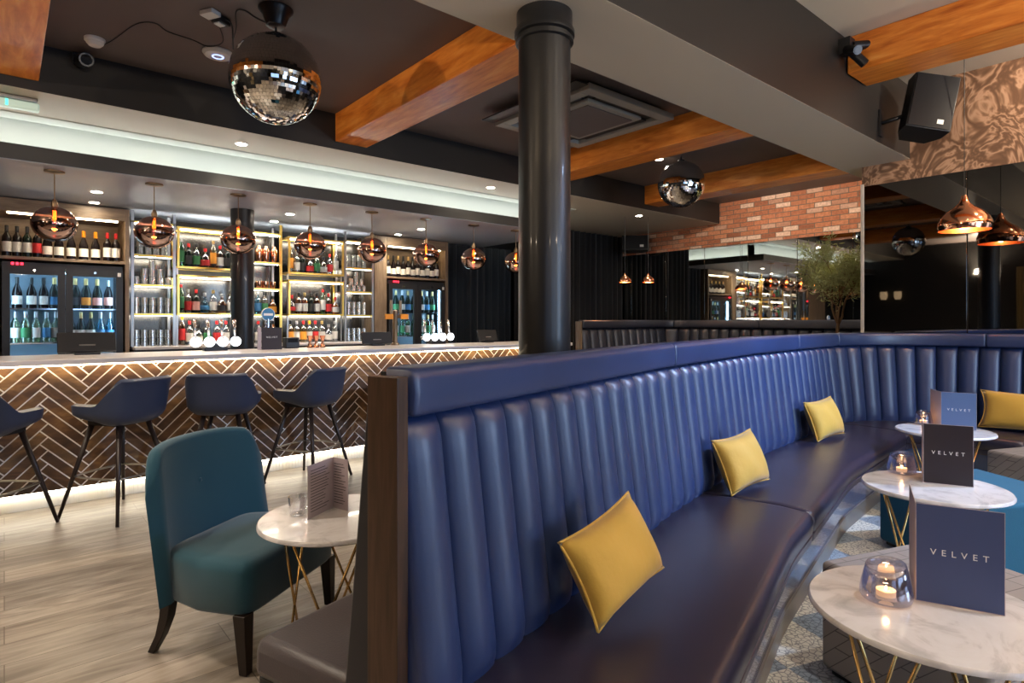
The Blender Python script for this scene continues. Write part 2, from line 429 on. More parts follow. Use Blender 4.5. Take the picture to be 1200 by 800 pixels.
# ------------------------------------------------------------------ camera
F = 702.7
ca = math.atan(595/F); CS, CC = math.sin(ca), math.cos(ca)
cam = bpy.data.cameras.new('camera'); co = bpy.data.objects.new('camera', cam); COL.objects.link(co)
co.location = (0, 0, 1.4); co.rotation_euler = (R(90), 0, -ca)
cam.sensor_width = 36; cam.lens = F/1200*36; cam.shift_y = -24/1200; cam.clip_start = .05
SC.camera = co
SC.view_settings.view_transform = 'Standard'; SC.view_settings.look = 'None'; SC.view_settings.exposure = EXPO; SC.view_settings.gamma = 1
SC.view_settings.use_curve_mapping = False
SC.cycles.use_denoising = True; SC.cycles.max_bounces = 8; SC.cycles.transparent_max_bounces = 16
SC.cycles.sample_clamp_indirect = 6; SC.cycles.caustics_reflective = False; SC.cycles.caustics_refractive = False
w = bpy.data.worlds.new('world'); SC.world = w; w.use_nodes = True
w.node_tree.nodes['Background'].inputs[0].default_value = (.4, .6, 1, 1); w.node_tree.nodes['Background'].inputs[1].default_value = .6

def spot(x, y, z, e, col=(1, .85, .66), ang=100, blend=.8, size=.04, tgt=None):
    l = bpy.data.lights.new('spot', 'SPOT'); l.energy = e; l.color = col; l.spot_size = R(ang); l.spot_blend = blend; l.shadow_soft_size = size
    o = bpy.data.objects.new('spot_light', l); COL.objects.link(o); o.location = (x, y, z)
    if tgt: o.rotation_euler = (Vector(tgt)-Vector((x, y, z))).to_track_quat('-Z', 'Y').to_euler()
    return o
def area(x, y, z, sx, sy, e, col, rot):
    l = bpy.data.lights.new('area', 'AREA'); l.shape = 'RECTANGLE'; l.size = sx; l.size_y = sy; l.energy = e; l.color = col
    o = bpy.data.objects.new('area_light', l); COL.objects.link(o); o.location = (x, y, z); o.rotation_euler = rot
    return o
# ------------------------------------------------------------------ room shell
def sbox(name, dims, mat, bevel=0): return struct(bx(name, dims, mat, bevel=bevel))
ZS, ZC, ZR, ZL = 3.026, 3.28, 3.75, 2.96
XW = 6.95
sbox('floor', (-3.6, 8.9, -3.4, 8.3, -.1, 0), 'floor')
# patterned mosaic inlaid on the seating side of the curved banquette
bm = B()
pts = [(.9, 1.0), (2.5, 1.45), (4.2, 1.85), (6.3, 1.95), (6.9, 1.2), (6.9, -3.3), (.2, -3.3), (.2, .2)]
a = [bm.verts.new((x, y, .006)) for x, y in pts]; b = [bm.verts.new((x, y, .0005)) for x, y in pts]
bm.faces.new(a); bm.faces.new(b[::-1])
for i in range(len(pts)): bm.faces.new((a[i], a[(i+1) % len(pts)], b[(i+1) % len(pts)], b[i]))
struct(obj('floor', bm, 'mosaic'))
sbox('wall_left', (-3.75, -3.6, -3.4, 8.3, 0, 3.9), 'wallblack')
sbox('wall_bar', (-3.6, 8.9, 8.2, 8.35, 0, 3.4), 'wallblack')
sbox('wall_right', (XW, XW+.15, -3.4, 2.45, 0, 3.9), 'wallblack')
sbox('wall_right', (XW-.02, XW, -3.4, 2.45, 2.82, 3.75), 'wallpaper')
sbox('wall_right', (7.1, 8.9, 1.4, 1.5, 0, 3.4), 'wallblack')
sbox('wall_far', (8.77, 8.9, 1.5, 8.2, 0, 2.6), 'wallblack')
sbox('wall_far', (8.76, 8.9, 1.5, 8.2, 2.6, 3.4), 'brick')
# back wall with two tall shop windows behind the camera
bm = B()
for d in ((-3.6, -2.2, 0, 3.9), (-.2, .8, 0, 3.9), (2.8, 3.6, 0, 3.9), (5.6, 7.1, 0, 3.9), (-2.2, -.2, 0, .7), (-2.2, -.2, 2.7, 3.9), (.8, 2.8, 0, .7), (.8, 2.8, 2.7, 3.9), (3.6, 5.6, 0, .7), (3.6, 5.6, 2.7, 3.9)):
    box(bm, d[0], d[1], -3.55, -3.4, d[2], d[3])
struct(obj('wall_back', bm, 'wallblack'))
for i, x0 in enumerate((-2.2, .8, 3.6)):
    bm = B()
    for d in ((x0, x0+.06, .7, 2.7), (x0+1.94, x0+2, .7, 2.7), (x0+.97, x0+1.03, .7, 2.7), (x0, x0+2, .7, .76), (x0, x0+2, 2.64, 2.7)):
        box(bm, d[0], d[1], -3.5, -3.44, d[2], d[3])
    wf = struct(obj('window_%d' % (i+1), bm, 'black')); bx('pane', (x0+.05, x0+1.95, -3.475, -3.47, .74, 2.66), 'pane', wf)
# ceilings
sbox('ceiling', (-3.6, 8.9, 2.64, 5.19, ZC, ZC+.1), 'ceil')
sbox('ceiling', (-3.6, 8.9, -3.4, 2.01, ZR, ZR+.1), 'taupe')
struct_so = sbox('ceiling', (-3.6, XW, 2.01, 2.64, ZS, ZR+.1), 'face')
sbox('trim_1', (-3.6, XW, 2.01, 2.64, ZS-.0015, ZS), 'taupe')
sbox('ceiling', (XW, 8.9, 2.45, 2.64, ZS, ZC+.1), 'taupe')
# strip soffit in front of the bar
bm = B()
box(bm, -3.6, 6.08, 5.19, 5.80, ZL, ZC+.1); box(bm, 6.08, 8.9, 5.19, 8.2, ZL, ZC+.1)
struct(obj('ceiling', bm, 'face'))
bm = B()
box(bm, -3.6, 6.08, 5.192, 5.80, ZL-.0015, ZL); box(bm, 6.08, 8.76, 5.192, 8.2, ZL-.0015, ZL)
struct(obj('trim_2', bm, 'taupe'))
bm = B()
box(bm, -3.6, 5.9, 5.80, 5.98, ZL-.01, ZL+.02); box(bm, 5.9, 6.08, 5.80, 8.2, ZL-.01, ZL+.02)
struct(obj('trim_3', bm, 'cove'))
# cove behind it: wall, ceiling of the cove, dropped canopy over the bar
bm = B()
box(bm, -3.6, 5.6, 6.3, 6.4, 2.70, 3.3); box(bm, 5.5, 5.6, 6.3, 8.2, 2.70, 3.3); box(bm, -3.6, 6.1, 5.9, 8.2, 3.25, 3.32)
struct(obj('trim_4', bm, 'cove'))
sbox('ceiling', (-3.6, 6.0, 5.85, 8.2, 2.615, 2.733), 'canface')
sbox('ceiling', (-3.6, 5.998, 5.852, 8.2, 2.611, 2.615), 'canopy')
bm = B()
box(bm, -3.5, 5.72, 6.06, 6.10, 2.735, 2.75)
box(bm, 5.72, 5.76, 6.06, 8.1, 2.735, 2.75)
tag(obj('cove_light_strip', bm, 'ledcove'), 'long white light strip lying hidden on top of the bar canopy', 'light strip')
# stained beams
BL = ['orange stained timber ceiling beam cut off by the corner above the exit light',
      'thick orange stained ceiling beam between the mirror ball and the black column',
      'orange stained ceiling beam beside the air conditioning cassette, behind the black column',
      'orange stained ceiling beam nearest the brick wall, behind the smaller mirror ball']
for (x0, x1), lb in zip(((-.13, .18), (2.29, 2.6), (4.7, 5.03), (6.81, 7.13)), BL):
    tag(bx('timber_beam', (x0, x1, 2.643, 5.185, ZS+.0, ZC), 'beam', bevel=.006), lb, 'beam', 'orange stained ceiling beams')
tag(bx('timber_beam', (5.34, 5.75, -3.3, 2.0, 3.45, ZR), 'beam', bevel=.008), 'orange stained timber beam high above the marbled wallpaper and black loudspeaker', 'beam', 'orange stained ceiling beams')
# columns
def column(x, y, r, z1, label, collar):
    t = thing('round_column', label, 'column', (x, y, 0))
    bm = B(); lathe(bm, [(r, 0), (r, z1)], 48); obj('shaft', bm, 'column', t, True, ang=40)
    if collar:
        bm = B(); lathe(bm, [(r+.002, collar-.035), (r+.016, collar-.03), (r+.016, collar-.012), (r+.006, collar-.008), (r+.006, collar), (r+.022, collar+.006), (r+.022, collar+.03), (r+.01, collar+.05), (r+.01, z1)], 48, cap=False)
        obj('collar', bm, 'column', t, True, ang=35)
    return t
column(2.19, 2.32, .138, ZS-.0015, 'tall round glossy black column with ringed collar behind the navy banquette', 2.9)

def XA(px, Y):
    u = (px-600)/F; return Y*(CS+CC*u)/(CC-CS*u)
column(XA(284, 6.9), 6.9, .12, 2.611, 'slim round dark column standing behind the bar counter in front of the bottle shelves', 0)
# ------------------------------------------------------------------ mirrors
for i, (y0, y1) in enumerate(((1.545, 2.43), (.66, 1.537), (-.22, .652), (-1.1, -.228))):
    tag(bx('wall_mirror', (XW-.02, XW-.002, y0, y1, 1.0, 2.818), 'mirrord', bevel=.002), ['smoked mirror panel under the wallpaper, nearest the olive tree', 'smoked mirror panel reflecting the copper pendant, beside the panel nearest the olive tree', 'smoked mirror panel at the edge of the photo beyond the copper pendant', 'smoked mirror panel further along the wallpapered wall towards the windows'][i], 'mirror', 'smoked mirror panels')
tag(bx('metal_edging', (XW-.035, XW, 2.431, 2.46, 1.0, 2.84), 'paletrim', bevel=.003), 'slim pale metal strip edging the smoked mirror beside the olive tree', 'trim')
ys = [7.72, 6.95, 6.2, 5.45, 4.7, 3.95, 3.2, 2.45, 1.7]
for i in range(8):
    tag(bx('wall_mirror', (8.745, 8.768, ys[i+1]+.003, ys[i]-.003, .9, 2.598), 'mirror', bevel=.002),
        'clear mirror panel under the brick wall, %s panel counting from the black curtain' % ORD[i], 'mirror', 'mirror panels under the brick wall')
# ------------------------------------------------------------------ curtains
def curtain(name, x0, x1, y, z0, z1, mat, label, axis=0):
    bm = B(); n = int(abs(x1-x0)/.02); rows = []
    for z in (z0, (z0+z1)/2, z1):
        r = []
        for i in range(n+1):
            t = x0+(x1-x0)*i/n; o = .035*math.sin(t*44)+.014*math.sin(t*97+1)
            r.append((t, y+o, z) if axis == 0 else (y+o, t, z))
        rows.append(r)
    grid(bm, rows); o = obj(name, bm, mat, smooth=True)
    s = o.modifiers.new('s', 'SOLIDIFY'); s.thickness = .006
    return tag(o, label, 'curtain', 'velvet curtains')
curtain('curtain', 5.22, 6.55, 7.78, .01, 2.6, 'curtblue', 'dark midnight blue curtain beside the far drinks fridge')
curtain('curtain', 6.6, 8.72, 7.15, .01, 2.94, 'curtain', 'black pleated curtain to the right of the tall column')
curtain('curtain', 7.18, 7.74, 6.6, .01, 2.6, 'curtain', 'short black curtain return between the two long curtains', 1)
# ------------------------------------------------------------------ bar counter
bar = thing('bar_counter', 'long bar counter with pale stone top and timber herringbone front', 'bar counter', (0, 0, 0))
bx('counter_top', (-3.5, 5.65, 5.45, 6.3, 1.08, 1.12), 'stone', bar, bevel=.006)
bx('carcass', (-3.45, 5.6, 5.61, 6.2, .14, 1.08), 'black', bar)
bx('plinth', (-3.45, 5.55, 5.70, 6.15, 0, .14), 'kick', bar)
bm = B()
for i in range(300): box(bm, -3.4+i*.03, -3.385+i*.03, 5.694, 5.70, .004, .138)
pf = obj('plinth_fluting', bm, 'kick', bar)
bx('light_strip', (-3.4, 5.5, 5.655, 5.675, .122, .136), 'ledkick', bar)
bx('under_counter_light_strip', (-3.4, 5.6, 5.52, 5.535, 1.068, 1.079), 'ledwarm', bar)
bx('grout_backing', (-3.45, 5.6, 5.594, 5.61, .143, 1.078), 'mortarline', bar)
W_, n_ = .07, 5; g = .0048
bm = B(); rt = Matrix.Rotation(R(45), 2)
def plk(x0, y0, w, h, mi):
    q = [rt @ Vector(p) for p in ((x0+g, y0+g), (x0+w-g, y0+g), (x0+w-g, y0+h-g), (x0+g, y0+h-g))]
    if max(p.x for p in q) < -3.5 or min(p.x for p in q) > 5.65 or max(p.y for p in q) < .1 or min(p.y for p in q) > 1.1: return
    f = bm.faces.new([bm.verts.new((p.x, 5.5905, p.y)) for p in q]); f.material_index = mi
for m in range(-85, 85):
    for k in range(-14, 15):
        plk((m+2*n_*k)*W_, m*W_, n_*W_, W_, random.choice((0, 0, 1, 2)))
        plk((m+2*n_*k)*W_, (m-2*n_+1)*W_, W_, n_*W_, random.choice((0, 0, 1, 2)))
for pco, pno in (((-3.44, 0, 0), (-1, 0, 0)), ((5.6, 0, 0), (1, 0, 0)), ((0, 0, .145), (0, 0, -1)), ((0, 0, 1.076), (0, 0, 1))):
    bmesh.ops.bisect_plane(bm, geom=bm.verts[:]+bm.edges[:]+bm.faces[:], plane_co=pco, plane_no=pno, clear_outer=True)
ex = bmesh.ops.extrude_face_region(bm, geom=bm.faces[:])
bmesh.ops.translate(bm, vec=(0, .0045, 0), verts=[v for v in ex['geom'] if isinstance(v, bmesh.types.BMVert)])
M['plank2'] = wood('bar_front_timber_dark', [(.32, (.025, .011, .005)), (.5, (.06, .028, .011)), (.62, (.1, .05, .02)), (.78, (.2, .11, .045))], (1.3, 3, 2.6), .38, .6, 2.5, 7, .25)
M['plank3'] = wood('bar_front_timber_light', [(.32, (.055, .027, .01)), (.5, (.13, .07, .028)), (.62, (.22, .12, .048)), (.75, (.38, .23, .1))], (1.3, 3, 2.6), .34, .6, 2.5, 7, .25)
obj('herringbone_front', bm, ['plank', 'plank2', 'plank3'], bar)
# ------------------------------------------------------------------ back bar
bc = thing('back_counter', 'low dark work counter under the bottle shelves behind the bar', 'counter', (0, 0, 0))
bx('worktop', (1.06, 3.9, 7.45, 8.1, 1.09, 1.12), 'stone', bc, bevel=.004); bx('carcass', (1.06, 3.9, 7.5, 8.1, 0, 1.09), 'black', bc)
def cabinet(x0, x1, fx0, fx1, label):
    t = thing('wine_cabinet', label, 'cabinet', (x0, 7.6, 0))
    w = x1-x0
    bx('side_panel', (0, fx0-x0-.01, 0, .55, 0, 2.6), 'oakv', t, bevel=.003)
    bx('side_panel', (fx1-x0+.01, w, 0, .55, 0, 2.6), 'oakv', t, bevel=.003)
    bx('back_panel', (fx0-x0-.01, fx1-x0+.01, .53, .55, 1.0, 2.5), 'oak', t)
    bx('top_rail', (fx0-x0-.01, fx1-x0+.01, 0, .53, 2.47, 2.6), 'oak', t, bevel=.003)
    bx('wine_shelf', (fx0-x0-.01, fx1-x0+.01, 0, .53, 2.005, 2.035), 'oak', t, bevel=.002)
    bx('light_strip', (fx0-x0+.05, fx1-x0-.05, .05, .065, 2.455, 2.469), 'ledwarm', t)
    return t
cabinet(-1.15, 1.03, -.03, .98, 'brown oak cabinet with wine shelf around the near drinks fridge')
cabinet(3.93, 5.16, 4.13, 5.1, 'brown oak cabinet with wine shelf around the far drinks fridge')
M['lining'] = pm('fridge_lining', (.3, .4, .48), .4)
def fridge(x0, x1, label):
    t = thing('drinks_fridge', label, 'fridge', (x0, 7.62, 0)); w = x1-x0
    bm = B()
    box(bm, 0, .03, 0, .5, .05, 1.98); box(bm, w-.03, w, 0, .5, .05, 1.98); box(bm, .03, w-.03, .46, .5, .05, 1.98); box(bm, .03, w-.03, 0, .46, .05, .12); box(bm, .03, w-.03, 0, .46, 1.9, 1.98)
    obj('body', bm, 'black', t)
    bx('interior_lining', (.032, w-.032, .445, .459, .12, 1.9), 'lining', t)
    bx('light_strip', (.035, .05, .05, .075, .6, 1.88), 'ledcool', t); bx('light_strip', (w-.05, w-.035, .05, .075, .6, 1.88), 'ledcool', t)
    bx('light_strip', (.06, w-.06, .05, .07, 1.885, 1.897), 'ledcool', t)
    for z in (.83, 1.17, 1.515): bx('wire_shelf', (.035, w-.035, .06, .44, z, z+.012), 'chrome', t)
    for k in (0, 1):
        a, b = (.002, w/2-.002) if k == 0 else (w/2+.002, w-.002)
        bm = B()
        box(bm, a, a+.06, -.04, -.002, .06, 1.93); box(bm, b-.06, b, -.04, -.002, .06, 1.93); box(bm, a+.06, b-.06, -.04, -.002, .06, .14); box(bm, a+.06, b-.06, -.04, -.002, 1.86, 1.93)
        d = obj('door', bm, 'black', t); bx('pane', (a+.058, b-.058, -.024, -.018, .138, 1.862), 'pane', d)
        bm = B(); lathe(bm, [(.011, 0), (.011, .008)], 16, (0, 0, 0)); l = obj('lock', bm, 'chrome', d); l.location = ((a+b)/2, -.048, 1.9); l.rotation_euler = (R(-90), 0, 0)
    bm = B()
    for q in range(3): box(bm, .07+q*.035, .092+q*.035, -.046, -.041, 1.948, 1.972)
    obj('digit_display', bm, 'digits', t); bx('sticker', (w-.05, w-.02, -.046, -.041, 1.87, 1.91), 'paper', t)
    return t
fridge(-.02, .97, 'tall black two-door drinks fridge lit cool white, in the near oak cabinet')
fridge(4.14, 5.09, 'tall black two-door drinks fridge glowing blue, in the far oak cabinet')

def rack(x0, x1, label, shelves=(2.11, 1.785, 1.465), gold=False):
    t = thing('shelf_rack', label, 'shelving', (x0, 7.6, 0)); w = x1-x0
    for px in (0, w-.028):
        for py in (0, .3): bx('post', (px, px+.028, py, py+.028, 1.121, 2.6), 'gold' if gold and px > 0 and py == 0 else 'steel', t)
    for z in shelves:
        s = bx('shelf', (.028, w-.028, .01, .32, z, z+.015), 'steel', t); bx('shelf_edge', (.028, w-.028, -.004, .01, z-.008, z+.018), 'gold', s); bx('light_strip', (.04, w-.04, .03, .04, z-.009, z-.001), 'led', s)
    bx('top_rail', (0, w, 0, .03, 2.47, 2.49), 'gold', t)
    bx('light_strip', (.04, w-.04, .04, .05, 2.455, 2.469), 'led', t)
    bx('back_panel', (0, w, .34, .355, 1.121, 2.5), 'barback', t)
    return t
def bay(x0, x1, label):
    t = thing('bottle_shelf', label, 'shelving', (x0, 7.6, 0)); w = x1-x0; r = .022
    for z0, z1 in ((2.0, 2.47), (1.47, 1.925)):
        bm = B()
        for px in (0, w-r):
            for py in (0, .3): box(bm, px, px+r, py, py+r, z0, z1)
        for py in (0, .3):
            for z in (z0, z1-r): box(bm, r, w-r, py, py+r, z, z+r)
        for px in (0, w-r):
            for z in (z0, z1-r): box(bm, px, px+r, r, .3, z, z+r)
        f = obj('gold_frame', bm, 'gold', t)
        bx('shelf', (r, w-r, r, .3, z0+.006, z0+.016), 'steel', t)
        bx('light_strip', (.04, w-.04, .03, .06, z1-r-.012, z1-r-.002), 'led', t)
    bx('light_strip', (.04, w-.04, .03, .05, 1.455, 1.466), 'led', t)
    for px in (0, w-.02): bx('post', (px, px+.02, .06, .08, 1.121, 2.0), 'steel', t)
    bx('crossboard', (r, w-r, .28, .3, 1.93, 2.0), 'black', t)
    bx('back_panel', (0, w, .34, .355, 1.121, 2.5), 'barback', t)
    return t
rack(1.045, 1.475, 'narrow shelf rack of stacked tumblers beside the near oak cabinet')
bay(1.49, 2.19, 'gold-framed lit bottle shelves between the tumbler rack and the slim bar column')
rack(2.2, 2.66, 'narrow gold-edged rack of copper shakers just right of the slim bar column', gold=True)
bay(2.74, 3.48, 'gold-framed lit bottle shelves between the copper shaker rack and far tumbler rack')
rack(3.49, 3.92, 'narrow shelf rack of stacked tumblers beside the far oak cabinet')
# ------------------------------------------------------------------ bottles
PR = {
 'bord': ([(.0, 0), (.036, .001), (.038, .01), (.038, .19), (.034, .205), (.018, .232), (.014, .245), (.0135, .298), (.0155, .3), (.0155, .308), (0, .309)], (.05, .15), (.25, .312, .0165)),
 'burg': ([(0, 0), (.039, .001), (.041, .01), (.041, .15), (.037, .175), (.02, .225), (.014, .25), (.0135, .298), (.0155, .3), (.0155, .308), (0, .309)], (.04, .125), (.245, .312, .017)),
 'champ': ([(0, 0), (.043, .001), (.044, .01), (.044, .15), (.038, .19), (.02, .245), (.0145, .27), (.0145, .315), (0, .316)], (.04, .12), (.235, .32, .019)),
 'spirit': ([(0, 0), (.038, .001), (.04, .01), (.04, .175), (.034, .195), (.016, .21), (.0135, .215), (.0135, .25), (0, .251)], (.04, .14), (.238, .28, .0165)),
 'squat': ([(0, 0), (.046, .001), (.049, .012), (.05, .11), (.04, .14), (.018, .16), (.0135, .17), (.0135, .205), (0, .206)], (.03, .1), (.195, .235, .018)),
 'tall': ([(0, 0), (.031, .001), (.033, .01), (.034, .22), (.028, .25), (.014, .27), (.013, .31), (0, .311)], (.06, .19), (.295, .33, .016)),
 'round': ([(0, 0), (.035, .001), (.045, .03), (.05, .07), (.043, .11), (.024, .145), (.014, .165), (.0135, .215), (0, .216)], (.045, .095), (.2, .245, .02)),
}
CACHE = {}
def bottle(kind, glass, lab, cap, x, y, z, label, group):
    key = (kind, glass, lab, cap)
    if key in CACHE:
        return dup(CACHE[key], (x, y, z), random.uniform(-.3, .3), label, group)
    prof, (l0, l1), (c0, c1, cr) = PR[kind]
    bm = B(); lathe(bm, prof, 20, cap=False); o = obj('bottle', bm, glass, smooth=True, ang=50)
    rl = max(r for r, zz in prof)+.0008
    bm = B(); lathe(bm, [(rl, l0), (rl, l1)], 20, cap=False)
    if kind == 'round': bm.free(); bm = B(); lathe(bm, [(.0475, .045), (.0508, .07), (.0478, .095)], 20, cap=False)
    obj('paper_label', bm, lab, o, True)
    bm = B(); lathe(bm, [(cr-.001, c0), (cr, c0+.003), (cr, c1-.003), (cr-.003, c1)], 14); obj('cap', bm, cap, o, True, ang=40)
    o.location = (x, y, z); tag(o, label, 'bottle', group); CACHE[key] = o
    return o
MN = {'gdark': 'dark green', 'gred': 'near-black', 'ggreen': 'bright green', 'gclear': 'clear', 'gamber': 'amber', 'gblue': 'pale blue', 'gbrown': 'brown', 'gyel': 'yellow', 'gwhitewine': 'pale green',
      'label': 'cream', 'labelr': 'red', 'labelk': 'black', 'labelg': 'green', 'labelo': 'orange', 'labelp': 'pink', 'labelb': 'blue', 'amber': 'amber',
      'capr': 'red', 'capo': 'orange', 'capk': 'black', 'capg': 'gold', 'caps': 'silver'}
def row(items, Y, z, where, what, group, lim=None):
    xs = [XA(i[0], Y) for i in items]; rr = [max(q for q, _ in PR[i[1]][0]) for i in items]
    for _ in range(200):
        for i in range(len(xs)-1):
            need = rr[i]+rr[i+1]+.003; g_ = xs[i+1]-xs[i]
            if g_ < need: xs[i] -= (need-g_)/2; xs[i+1] += (need-g_)/2
        if lim: xs = [min(max(x, lim[0]+q), lim[1]-q) for x, q in zip(xs, rr)]
    for i, (px, kind, gl, lb, cp) in enumerate(items):
        bottle(kind, gl, lb, cp, xs[i], Y+random.uniform(-.01, .01), z,
               '%s glass %s, %s label, %s cap, %s %s' % (MN[gl], what, MN[lb], MN[cp], ORD[i], where), group)
V = 'bord'; U = 'burg'; C_ = 'champ'; S = 'spirit'; Q = 'squat'; T = 'tall'; O_ = 'round'
row([(4, V, 'gred', 'label', 'capk'), (17, V, 'gred', 'label', 'capk'), (31, V, 'gdark', 'label', 'capk'), (42.5, V, 'gred', 'labelr', 'capk'), (55.5, U, 'gred', 'label', 'capk'), (69, U, 'gred', 'label', 'capk'), (83.5, U, 'gred', 'label', 'capk'),
     (98, U, 'gred', 'label', 'capo'), (112, U, 'gred', 'label', 'capo'), (126, V, 'gred', 'label', 'capr'), (138, V, 'gred', 'label', 'capr')], 7.76, 2.037, 'on the near oak wine shelf', 'bottle', 'wine bottles on the near oak shelf', (-.02, .965))
row([(20, U, 'gred', 'label', 'capk'), (37, U, 'gred', 'label', 'capk'), (52, U, 'gred', 'label', 'capk'), (63, C_, 'gdark', 'labelb', 'capg'), (89, C_, 'gdark', 'labelk', 'capg'), (100, C_, 'gdark', 'labelo', 'capg'), (114, C_, 'gdark', 'labelp', 'capg'), (127, U, 'gred', 'labelp', 'caps')],
    7.78, 1.528, 'on near fridge upper shelf', 'bottle', 'bottles on the upper shelf of the near fridge', (.035, .915))
row([(18, V, 'gwhitewine', 'label', 'caps'), (30, V, 'gwhitewine', 'labelg', 'caps'), (42, V, 'gwhitewine', 'label', 'caps'), (55, V, 'gwhitewine', 'labelb', 'caps'), (65, V, 'gwhitewine', 'label', 'caps'), (89, U, 'gdark', 'label', 'caps'), (99, U, 'gdark', 'label', 'capg'), (110, U, 'gdark', 'label', 'capg'), (121, U, 'gblue', 'labelb', 'caps'), (131, U, 'gblue', 'labelb', 'caps')],
    7.78, 1.183, 'on near fridge lower shelf', 'bottle', 'bottles on the lower shelf of the near fridge', (.035, .915))
row([(p, U if i % 2 else V, 'gred', 'label', ('capg', 'capk')[i % 2]) for i, p in enumerate((457.5, 463.5, 469.5, 475.5, 481.5, 487.5, 494, 500.5, 507, 513, 518))], 7.76, 2.037, 'on the far oak wine shelf', 'bottle', 'wine bottles on the far oak shelf', (4.145, 5.085))
row([(p, C_, 'gdark', ('labelg', 'label', 'labelb')[i % 3], ('capg', 'caps')[i % 2]) for i, p in enumerate((464, 471, 478, 485, 498, 504.5, 511))], 7.78, 1.528, 'on far fridge upper shelf', 'bottle', 'bottles on the upper shelf of the far fridge', (4.2, 5.03))
row([(p, V, 'gwhitewine' if i > 3 else 'ggreen', ('label', 'labelg')[i % 2], ('caps', 'capg')[i % 2]) for i, p in enumerate((464, 471, 478, 485, 498, 504, 510))], 7.78, 1.183, 'on far fridge lower shelf', 'bottle', 'bottles on the lower shelf of the far fridge', (4.2, 5.03))
row([(214, T, 'ggreen', 'labelg', 'caps'), (222.5, S, 'gdark', 'labelk', 'capr'), (231, S, 'gclear', 'labelg', 'capk'), (240, Q, 'gbrown', 'labelr', 'capr'), (247, T, 'gyel', 'amber', 'capg'), (259, S, 'gbrown', 'label', 'capr'), (266, S, 'gdark', 'labelk', 'capk')],
    7.72, 2.018, 'from the tumbler rack, near top shelf', 'bottle', 'spirits on the near top gold-framed shelf', (1.515, 2.165))
row([(213, T, 'ggreen', 'labelg', 'capr'), (220, S, 'gclear', 'labelr', 'caps'), (228, S, 'gdark', 'labelp', 'capr'), (237, O_, 'gblue', 'labelb', 'caps'), (247, S, 'gclear', 'label', 'capg'), (256, Q, 'gamber', 'labelk', 'caps'), (264, S, 'gclear', 'label', 'capk')],
    7.72, 1.488, 'from the tumbler rack, near middle shelf', 'bottle', 'spirits on the near middle gold-framed shelf', (1.515, 2.165))
row([(214, T, 'gamber', 'labelr', 'labelg'), (222, S, 'gclear', 'label', 'capr'), (232, Q, 'gclear', 'label', 'capk'), (243, S, 'gclear', 'labelg', 'caps'), (254, S, 'gclear', 'labelr', 'capr'), (265, S, 'gclear', 'label', 'capr')] if False else
    [(214, T, 'gamber', 'labelr', 'capo'), (222, S, 'gclear', 'label', 'capr'), (232, Q, 'gclear', 'label', 'capk'), (243, S, 'gclear', 'labelg', 'caps'), (254, S, 'gclear', 'labelr', 'capr'), (265, S, 'gclear', 'label', 'capr')],
    7.72, 1.122, 'from the tumbler rack, near lowest row', 'bottle', 'spirits on the back counter by the tumbler rack', (1.515, 2.165))
row([(342, T, 'gyel', 'amber', 'capg'), (349, S, 'gclear', 'label', 'caps'), (356, S, 'gdark', 'labelk', 'capk'), (363, Q, 'gbrown', 'labelr', 'capr'), (370, S, 'ggreen', 'labelg', 'capk'), (378, Q, 'gamber', 'label', 'capk'), (386, S, 'gclear', 'labelr', 'capr'), (393, T, 'gclear', 'label', 'caps')],
    7.72, 2.018, 'from the shaker rack, far top shelf', 'bottle', 'spirits on the far top gold-framed shelf', (2.764, 3.456))
row([(344, O_, 'gbrown', 'labelr', 'capr'), (351, S, 'gamber', 'label', 'capk'), (358.5, S, 'gamber', 'label', 'capg'), (366, S, 'gdark', 'labelk', 'capk'), (373, S, 'gamber', 'label', 'capk'), (380, T, 'ggreen', 'label', 'capr'), (387, S, 'gbrown', 'labelr', 'capr'), (394, Q, 'gamber', 'label', 'capr')],
    7.72, 1.488, 'from the shaker rack, far middle shelf', 'bottle', 'spirits on the far middle gold-framed shelf', (2.764, 3.456))
row([(338, S, 'gyel', 'amber', 'capk'), (344, S, 'gclear', 'label', 'caps'), (350, S, 'gyel', 'amber', 'capr'), (357, S, 'gclear', 'label', 'capo'), (364, S, 'gclear', 'labelr', 'capr'), (372, S, 'gclear', 'label', 'capg'), (380, Q, 'gclear', 'label', 'caps'), (388, S, 'gclear', 'label', 'caps')],
    7.72, 1.122, 'from the shaker rack, far lowest row', 'bottle', 'spirits on the back counter by the far tumblers', (2.765, 3.455))
row([(304, S, 'gblue', 'labelb', 'caps'), (311, S, 'gclear', 'labelg', 'capk'), (319, Q, 'gamber', 'amber', 'capk')], 7.72, 1.482, 'on lowest shelf of the shaker rack', 'bottle', 'bottles under the copper shakers', (2.23, 2.63))
row([(303, S, 'gclear', 'label', 'capr'), (312, S, 'gclear', 'labelb', 'caps'), (321, S, 'gamber', 'amber', 'capk')], 7.72, 1.122, 'on the counter beneath the shaker rack', 'bottle', 'bottles standing under the shaker rack', (2.23, 2.63))
